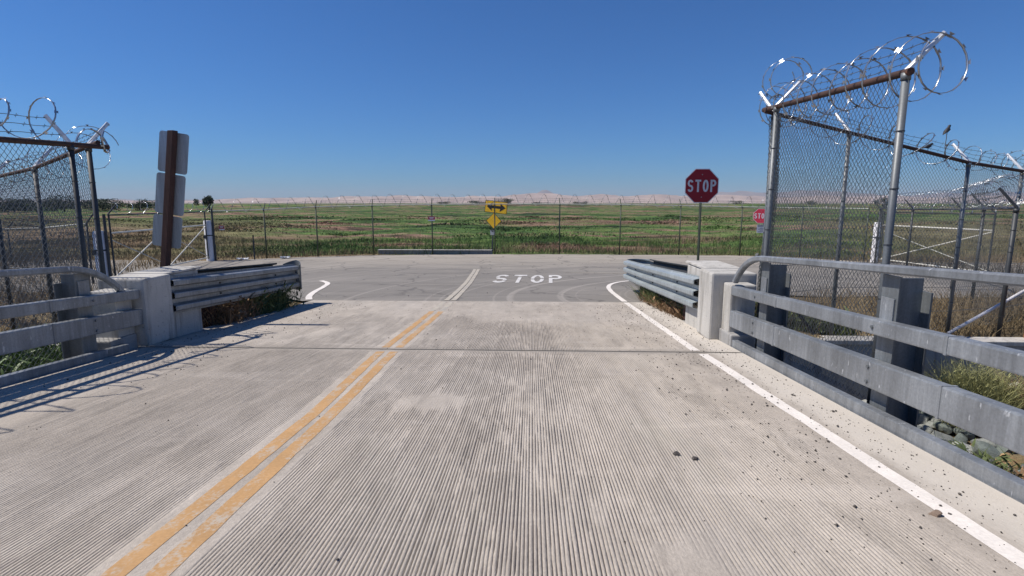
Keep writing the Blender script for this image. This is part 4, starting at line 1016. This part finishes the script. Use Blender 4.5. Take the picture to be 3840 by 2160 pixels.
for k in range(110):
    by = 30 + 95 * rgm.random() ** 1.25; bx = rgm.uniform(-1.05, 1.1) * by
    if by < float(fence_y(bx)) + 1.5: continue
    m = 260; sw = rgm.uniform(.8, 3.2) * (by / 40) ** .5; xs = bx + rgm.normal(size=m) * sw; ys = by + rgm.normal(size=m) * sw * .45
    ys = np.maximum(ys, fence_y(xs) + .3); d_ = np.exp(-((xs - bx) ** 2 + ((ys - by) / .45) ** 2) / (2 * sw * sw))
    zz = land(xs, ys) + rgm.random(m) * .26 * d_; parts.append(blades_np(xs, ys, zz, rgm.uniform(.10, .24, m), rgm.uniform(.05, .11, m) * by / 40, .9, 900 + k))
V, Q_, T_ = join_np(parts)
fo = npobj('field_grass', V, Q_, T_, 'blades', stuff=True); tag(fo, 'green and brown marsh grass filling the field beyond the fence', 'grass')
parts = []
offroad = lambda x, y: ((np.abs(x + 1.2) > 4.6) & (y < 12.0 + 3.4 * sstep(np.abs(x + 1.2), 3.9, 7.5) - .1)).astype(float)
veg(42000, 3.2, 22, 9.7, 15.6, .16, .52, .012, 105, lambda x, y: offroad(x, y) * np.clip(fbm(x * .6, y * .6) * 2.2 - .5, 0.05, 1), .5)
veg(24000, -24, -6, 8.7, 15.6, .12, .38, .014, 106, lambda x, y: offroad(x, y) * np.clip(fbm(x * .6, y * .6) * 2.2 - .5, 0.05, 1), .5)
veg(9000, 16, 40, 14, 26, .3, .8, .03, 107)
veg(9000, -40, -15.5, 14, 25, .2, .6, .03, 108)
V, Q_, T_ = join_np(parts)
fo = npobj('dry_grass', V, Q_, T_, 'blades', stuff=True); tag(fo, 'dry brown grass on the verges between canal and cross road', 'grass')

def weed(name, label, cx, cy, sx_, sy_, n, h, wd, mat, zb=None, lean=.5, seed=0, leafy=0, group=None, small=1.):
    rg = np.random.default_rng(seed); xs = cx + rg.normal(size=n) * sx_ * .5; ys = cy + rg.normal(size=n) * sy_ * .5
    xs = np.clip(xs, cx - sx_, cx + sx_); ys = np.clip(ys, cy - sy_, cy + sy_)
    z = land(xs, ys) if zb is None else np.full(n, zb) + rg.normal(size=n) * .02; hh = rg.uniform(.4, 1., n) * h
    L = [blades_np(xs, ys, z - .02, hh, rg.uniform(.6, 1.4, n) * wd, lean, seed)]
    if leafy:
        m = leafy; i = rg.integers(0, n, m); t = rg.uniform(.15, 1, m)
        px = xs[i] + rg.normal(size=m) * .10 * h; py = ys[i] + rg.normal(size=m) * .10 * h; pz = z[i] + hh[i] * t
        L.append(blades_np(px, py, pz, rg.uniform(.03, .09, m) * (1 + h * .4) * small, rg.uniform(.02, .05, m) * (1 + h * .4) * small ** 2, 1.2, seed + 3))
    V, Q1, T1 = join_np(L); t = npobj(name, V - np.array([cx, cy, 0]), Q1, T1, mat); t.location = (cx, cy, 0); tag(t, label, 'plant', group); return t
weed('dry_weed', 'dry brown weeds under the near half of the left guardrail', -5.35, 8.7, .45, .75, 1500, .55, .010, 'weed_dry', None, .6, 201, 700)
weed('green_weed', 'tall green weeds under the far half of the left guardrail', -5.30, 10.3, .4, .75, 1700, .62, .010, 'weed_green', None, .35, 202, 900)
weed('tangled_weed', 'tangled grey green weeds under the right guardrail', 2.95, 12.0, .35, 1.5, 1900, .55, .010, 'weed_green', None, .65, 203, 900)
weed('dry_weed', 'dry brown stalks along the slab edge under the right guardrail', 2.75, 10.8, .22, 2.0, 1300, .32, .009, 'weed_dry', None, .7, 204, 500)
weed('green_weed', 'green weed tuft growing against the recessed right concrete block', 2.85, 9.45, .15, .25, 260, .5, .010, 'weed_green', None, .5, 205, 200)
weed('leafy_bush', 'broad leafed green bush below the left railing', -6.6, 6.4, .75, 1.3, 1800, 1.05, .03, 'bush', -.1, .45, 206, 4200)
weed('pale_shrub', 'pale yellow green shrub on the riprap behind the right railing', 6.75, 8.1, .45, .40, 2600, .95, .007, 'weed_yellow', -.62, .42, 207, 5000, small=.45)
weed('dry_shrub', 'reddish dry shrub beside the pale shrub on the riprap', 7.75, 7.9, .5, .4, 2200, .75, .007, 'weed_dry', -.55, .6, 208, 2500, small=.45)
weed('green_weed', 'green weeds at the foot of the right wing wall', 5.0, 10.2, 1.0, .35, 1800, .5, .012, 'weed_green', None, .4, 209, 900)
weed('green_weed', 'dark green weeds among the stones right of the kerb beam', 5.3, 6.2, .45, .5, 900, .42, .014, 'weed_green', -.75, .6, 210, 900)
weed('dry_weed', 'dry brown stems among the stones right of the kerb beam', 5.6, 5.7, .6, .6, 900, .42, .010, 'weed_dry', -.72, .7, 211, 500)

# riprap stones
def rock_mesh(seed, mat):
    import bmesh
    bm = bmesh.new(); bmesh.ops.create_icosphere(bm, subdivisions=3, radius=.5); rg = random.Random(seed)
    pl = [(Vector((rg.gauss(0, 1), rg.gauss(0, 1), rg.gauss(0, 1))).normalized(), rg.uniform(.17, .40)) for _ in range(9)]
    for v in bm.verts:
        for n_, d in pl:
            k = v.co.dot(n_)
            if k > d: v.co -= n_ * (k - d)
        v.co *= 1.35; v.co.x *= 1.15
    bmesh.ops.dissolve_limit(bm, angle_limit=.12, verts=bm.verts, edges=bm.edges); bmesh.ops.triangulate(bm, faces=bm.faces)
    me = bpy.data.meshes.new('riprap_rock'); bm.to_mesh(me); bm.free(); me.materials.append(M[mat]); return me
RM = [rock_mesh(300 + k, m) for k, m in enumerate(['rock_grey', 'rock_green', 'rock_green', 'rock_grey', 'rock_pale', 'rock_green', 'rock_tan', 'rock_grey'])]
GL = {'rock_grey': 'grey', 'rock_green': 'greenish grey', 'rock_pale': 'pale', 'rock_tan': 'ochre'}
rg_ = random.Random(5); cnt = 0
for gx_ in np.arange(4.3, 9.2, .25):
    for gy_ in np.arange(4.6, 9.3, .25):
        X, Y = gx_ + rg_.uniform(-.1, .1), gy_ + rg_.uniform(-.1, .1)
        if X / Y > 1.03 or X / Y < .62: continue
        k_ = 2.66 / X; hgap = EYE + (float(land(X, Y)) + .1 - EYE) * k_ - float(zr(Y * k_))      # height at which the rock shows between the rails
        if not (.03 < hgap < .30 or .42 < hgap < .70): continue
        s_ = rg_.uniform(.15, .31); me = rg_.choice(RM); o = link('riprap_rock', me, None)
        o.location = (X, Y, float(land(X, Y)) + s_ * .25); o.scale = (s_, s_ * rg_.uniform(.75, 1.1), s_ * rg_.uniform(.6, .95)); o.rotation_euler = (rg_.uniform(-.5, .5), rg_.uniform(-.5, .5), rg_.uniform(0, 6.28))
        cname = [k for k in GL if M[k] == me.materials[0]][0]
        tag(o, GL[cname] + ' angular riprap rock in the canal below the right railing', 'rock', GL[cname] + ' riprap rocks'); cnt += 1

# loose gravel on the deck and road
def gravel(n, seed):
    rg = np.random.default_rng(seed); L = []
    zones = [(.55, 1.0, 2.55, 1.6, 11.5, .5), (.25, -4.9, -3.6, 4.5, 11.5, .35), (.12, -4.5, 2.4, 1.5, 12, .0), (.08, -5, 5, 12, 26, 0)]
    P = []; S = []
    for fr, x0, x1, y0, y1, _ in zones:
        m = int(n * fr); x = rg.uniform(x0, x1, m); 
        if fr > .5: x = x1 - (x1 - x0) * rg.beta(1.1, 2.0, m)
        y = y0 + (y1 - y0) * rg.random(m) ** .8; P.append(np.stack([x, y], -1)); S.append(np.clip(rg.lognormal(math.log(.0034), .55, m), .0015, .013) * (1 if y0 < 12 else 1.5))
    P = np.concatenate(P); S = np.concatenate(S); m = len(P)
    z = np.where(P[:, 1] < 12, zr(P[:, 1]), zroad(P[:, 0], P[:, 1]))
    base = np.array([(1, 0, 0), (-1, 0, 0), (0, 1, 0), (0, -1, 0), (0, 0, 1), (0, 0, -1)], float)
    V = base[None] * (rg.uniform(.6, 1.3, (m, 6, 1))) ; a = rg.random(m) * 6.28
    ca, sa = np.cos(a), np.sin(a); X = V[..., 0] * ca[:, None] - V[..., 1] * sa[:, None]; Y = V[..., 0] * sa[:, None] + V[..., 1] * ca[:, None]
    V = np.stack([X, Y, V[..., 2] * .75], -1) * S[:, None, None] + np.concatenate([P, (z + S * .55)[:, None]], 1)[:, None]
    k = np.arange(m) * 6; F = [(0, 2, 4), (2, 1, 4), (1, 3, 4), (3, 0, 4), (2, 0, 5), (1, 2, 5), (3, 1, 5), (0, 3, 5)]
    T1 = np.concatenate([np.stack([k + f[0], k + f[1], k + f[2]], -1) for f in F])
    o = npobj('gravel', V.reshape(-1, 3), None, T1, 'pebble', stuff=True); tag(o, 'loose dark gravel scattered over the bridge deck', 'gravel')
gravel(5600, 77)
for (x, y, s_, lab) in ((2.06, 2.62, .045, 'tan stone lying on the white edge line near the camera'), (.95, 3.35, .038, 'dark stone on the grooved deck left of the edge line'), (1.05, 3.28, .034, 'dark stone beside another one on the grooved deck')):
    o = link('loose_stone', RM[6 if 'tan' in lab else 3].copy(), None); o.data.materials.clear(); o.data.materials.append(M['stone_tan' if 'tan' in lab else 'pebble'])
    o.location = (x, y, float(zr(y)) + s_ * .25); o.scale = (s_, s_ * .8, s_ * .7); o.rotation_euler = (0, 0, x * 9); tag(o, lab, 'stone')
def litter(x, y, w_, label, seed):
    rg = random.Random(seed); pts = []; mb = MB(); nx_, ny_ = 7, 4
    for j in range(ny_):
        for i in range(nx_): pts.append((x + (i / (nx_ - 1) - .5) * w_ + rg.uniform(-.02, .02), y + (j / (ny_ - 1) - .5) * w_ * .5, float(zroad(x, y)) + .03 + rg.uniform(0, .09)))
    fs = [(j * nx_ + i, j * nx_ + i + 1, (j + 1) * nx_ + i + 1, (j + 1) * nx_ + i) for j in range(ny_ - 1) for i in range(nx_ - 1)]
    mb.add(pts, fs); mb.add([(a, b, c - .02) for a, b, c in pts], [f[::-1] for f in fs]); o = mb.build('litter', 'litter', None, shift=(x, y, 0)); o.location = (x, y, 0); tag(o, label, 'litter')
litter(-13.6, 24.9, .5, 'white crumpled litter right of the far left gate post', 1)
litter(-11.9, 25.6, .45, 'second white crumpled litter further along the far fence', 2)

# ------------------------------------------------------------------ far trees, poles and sheds
def tree(name, label, x, y, h, wdt, seed, group=None, zt=0.):
    rg = np.random.default_rng(seed); z0 = float(land(x, y)); t = thing(name, label, 'tree', (x, y, z0), group)
    mb = MB(); mb.tube([(x, y, z0 - .3), (x + .05 * h, y, z0 + h * .25), (x, y, z0 + h * .55)], .04 * h, 7, True, radii=[.05 * h, .04 * h, .02 * h])
    for k in range(3): a = k * 2.1 + seed; mb.tube([(x + .02 * h, y, z0 + h * .25), (x + wdt * .28 * math.cos(a), y + wdt * .28 * math.sin(a), z0 + h * .6)], .02 * h, 5)
    mb.build('trunk', 'bark', t)
    low_ = 'windbreak' in name; nl = 18 if low_ else 9; lob = rg.normal(size=(nl, 3)) * np.array([wdt * .24, wdt * .24, h * .17]) + np.array([x, y, z0 + h * (.45 if low_ else .60)]); n = 2600 if low_ else 1500
    i = rg.integers(0, nl, n); d = rg.normal(size=(n, 3)); d /= np.linalg.norm(d, axis=1)[:, None]
    P = lob[i] + d * (rg.random(n)[:, None] ** .4) * np.array([wdt * .24, wdt * .24, h * .20])
    P[:, 2] = np.maximum(P[:, 2], z0 + h * .08); s_ = h * rg.uniform(.025, .055, n)
    u = rg.normal(size=(n, 3)); u /= np.linalg.norm(u, axis=1)[:, None]; v = np.cross(u, rg.normal(size=(n, 3))); v /= np.linalg.norm(v, axis=1)[:, None]
    V = np.stack([P - u * s_[:, None], P + v * s_[:, None] * .7, P + u * s_[:, None], P - v * s_[:, None] * .7], 1).reshape(-1, 3)
    npobj('crown', V, np.arange(n * 4).reshape(-1, 4), None, 'leaf_dark', t, stuff=True)
tree('round_tree', 'lone round dark tree on the horizon right of the tall sign post', -116, 192, 6.2, 4.6, 1)
tree('round_tree', 'lone dark tree on the horizon behind the right fence', 136, 214, 5.2, 5.0, 2)
ORD = ['first', 'second', 'third', 'fourth', 'fifth', 'sixth', 'seventh', 'eighth', 'ninth']
for k, (x, y, h, wdt) in enumerate([(-205, 205, 5.5, 12), (-208, 212, 7, 8), (-193, 206, 5.0, 12), (-182, 206, 6, 13), (-170, 210, 5.6, 13), (-158, 214, 5.2, 12), (-270, 300, 7, 20), (-262, 320, 8, 22)]):
    tree('windbreak_tree', 'dark windbreak tree behind the left fences, ' + ORD[k] + ' counted from the left edge', x, y, h, wdt, 20 + k, 'windbreak trees at the far left')
for k, (x, y, h, wdt) in enumerate([(-105, 660, 6, 20), (-62, 640, 8, 26), (-42, 650, 7, 22), (-30, 655, 9, 16), (10, 700, 5, 22), (60, 690, 6, 16), (250, 680, 6, 22), (330, 660, 7, 16)]):
    tree('distant_tree', 'tiny tree clump on the horizon beyond the levee, ' + ORD[k] + ' from the left', x, y, h, wdt, 50 + k, 'tree clumps beyond the levee')
def shed(x, y, w_, h_, label):
    t = thing('shed', label, 'building', (x, y, float(land(x, y)))); z = float(land(x, y)); mb = MB(); mb.box((x, y, z + h_ / 2), (w_, 5, h_)); mb.build('walls', 'far_white', t)
    mb = MB(); mb.extrude([[Vector((x - w_ / 2 - .2, yy, z + h_)), Vector((x, yy, z + h_ + 1.0)), Vector((x + w_ / 2 + .2, yy, z + h_))] for yy in (y - 2.7, y + 2.7)], None); mb.build('roof', 'alu', t)
shed(-155, 228, 9, 2.4, 'small pale shed in front of the left windbreak')

# ------------------------------------------------------------------ the air between here and the hills
hm = bpy.data.materials.new('haze_air'); hm.use_nodes = True; ht = hm.node_tree; ht.nodes.clear()
ho = ht.nodes.new('ShaderNodeOutputMaterial'); hv = ht.nodes.new('ShaderNodeVolumePrincipled')
hv.inputs['Color'].default_value = (.80, .82, .92, 1); hv.inputs['Density'].default_value = 3.7e-5; hv.inputs['Anisotropy'].default_value = 0
ht.links.new(hv.outputs[0], ho.inputs['Volume'])
mb = MB(); mb.box((0, 8000, 216), (58000, 26000, 440)); M['haze'] = hm
hz = mb.build('haze', 'haze'); hz['kind'] = 'stuff'; tag(hz, 'pale bluish haze lying over the far plain and hills', 'haze')
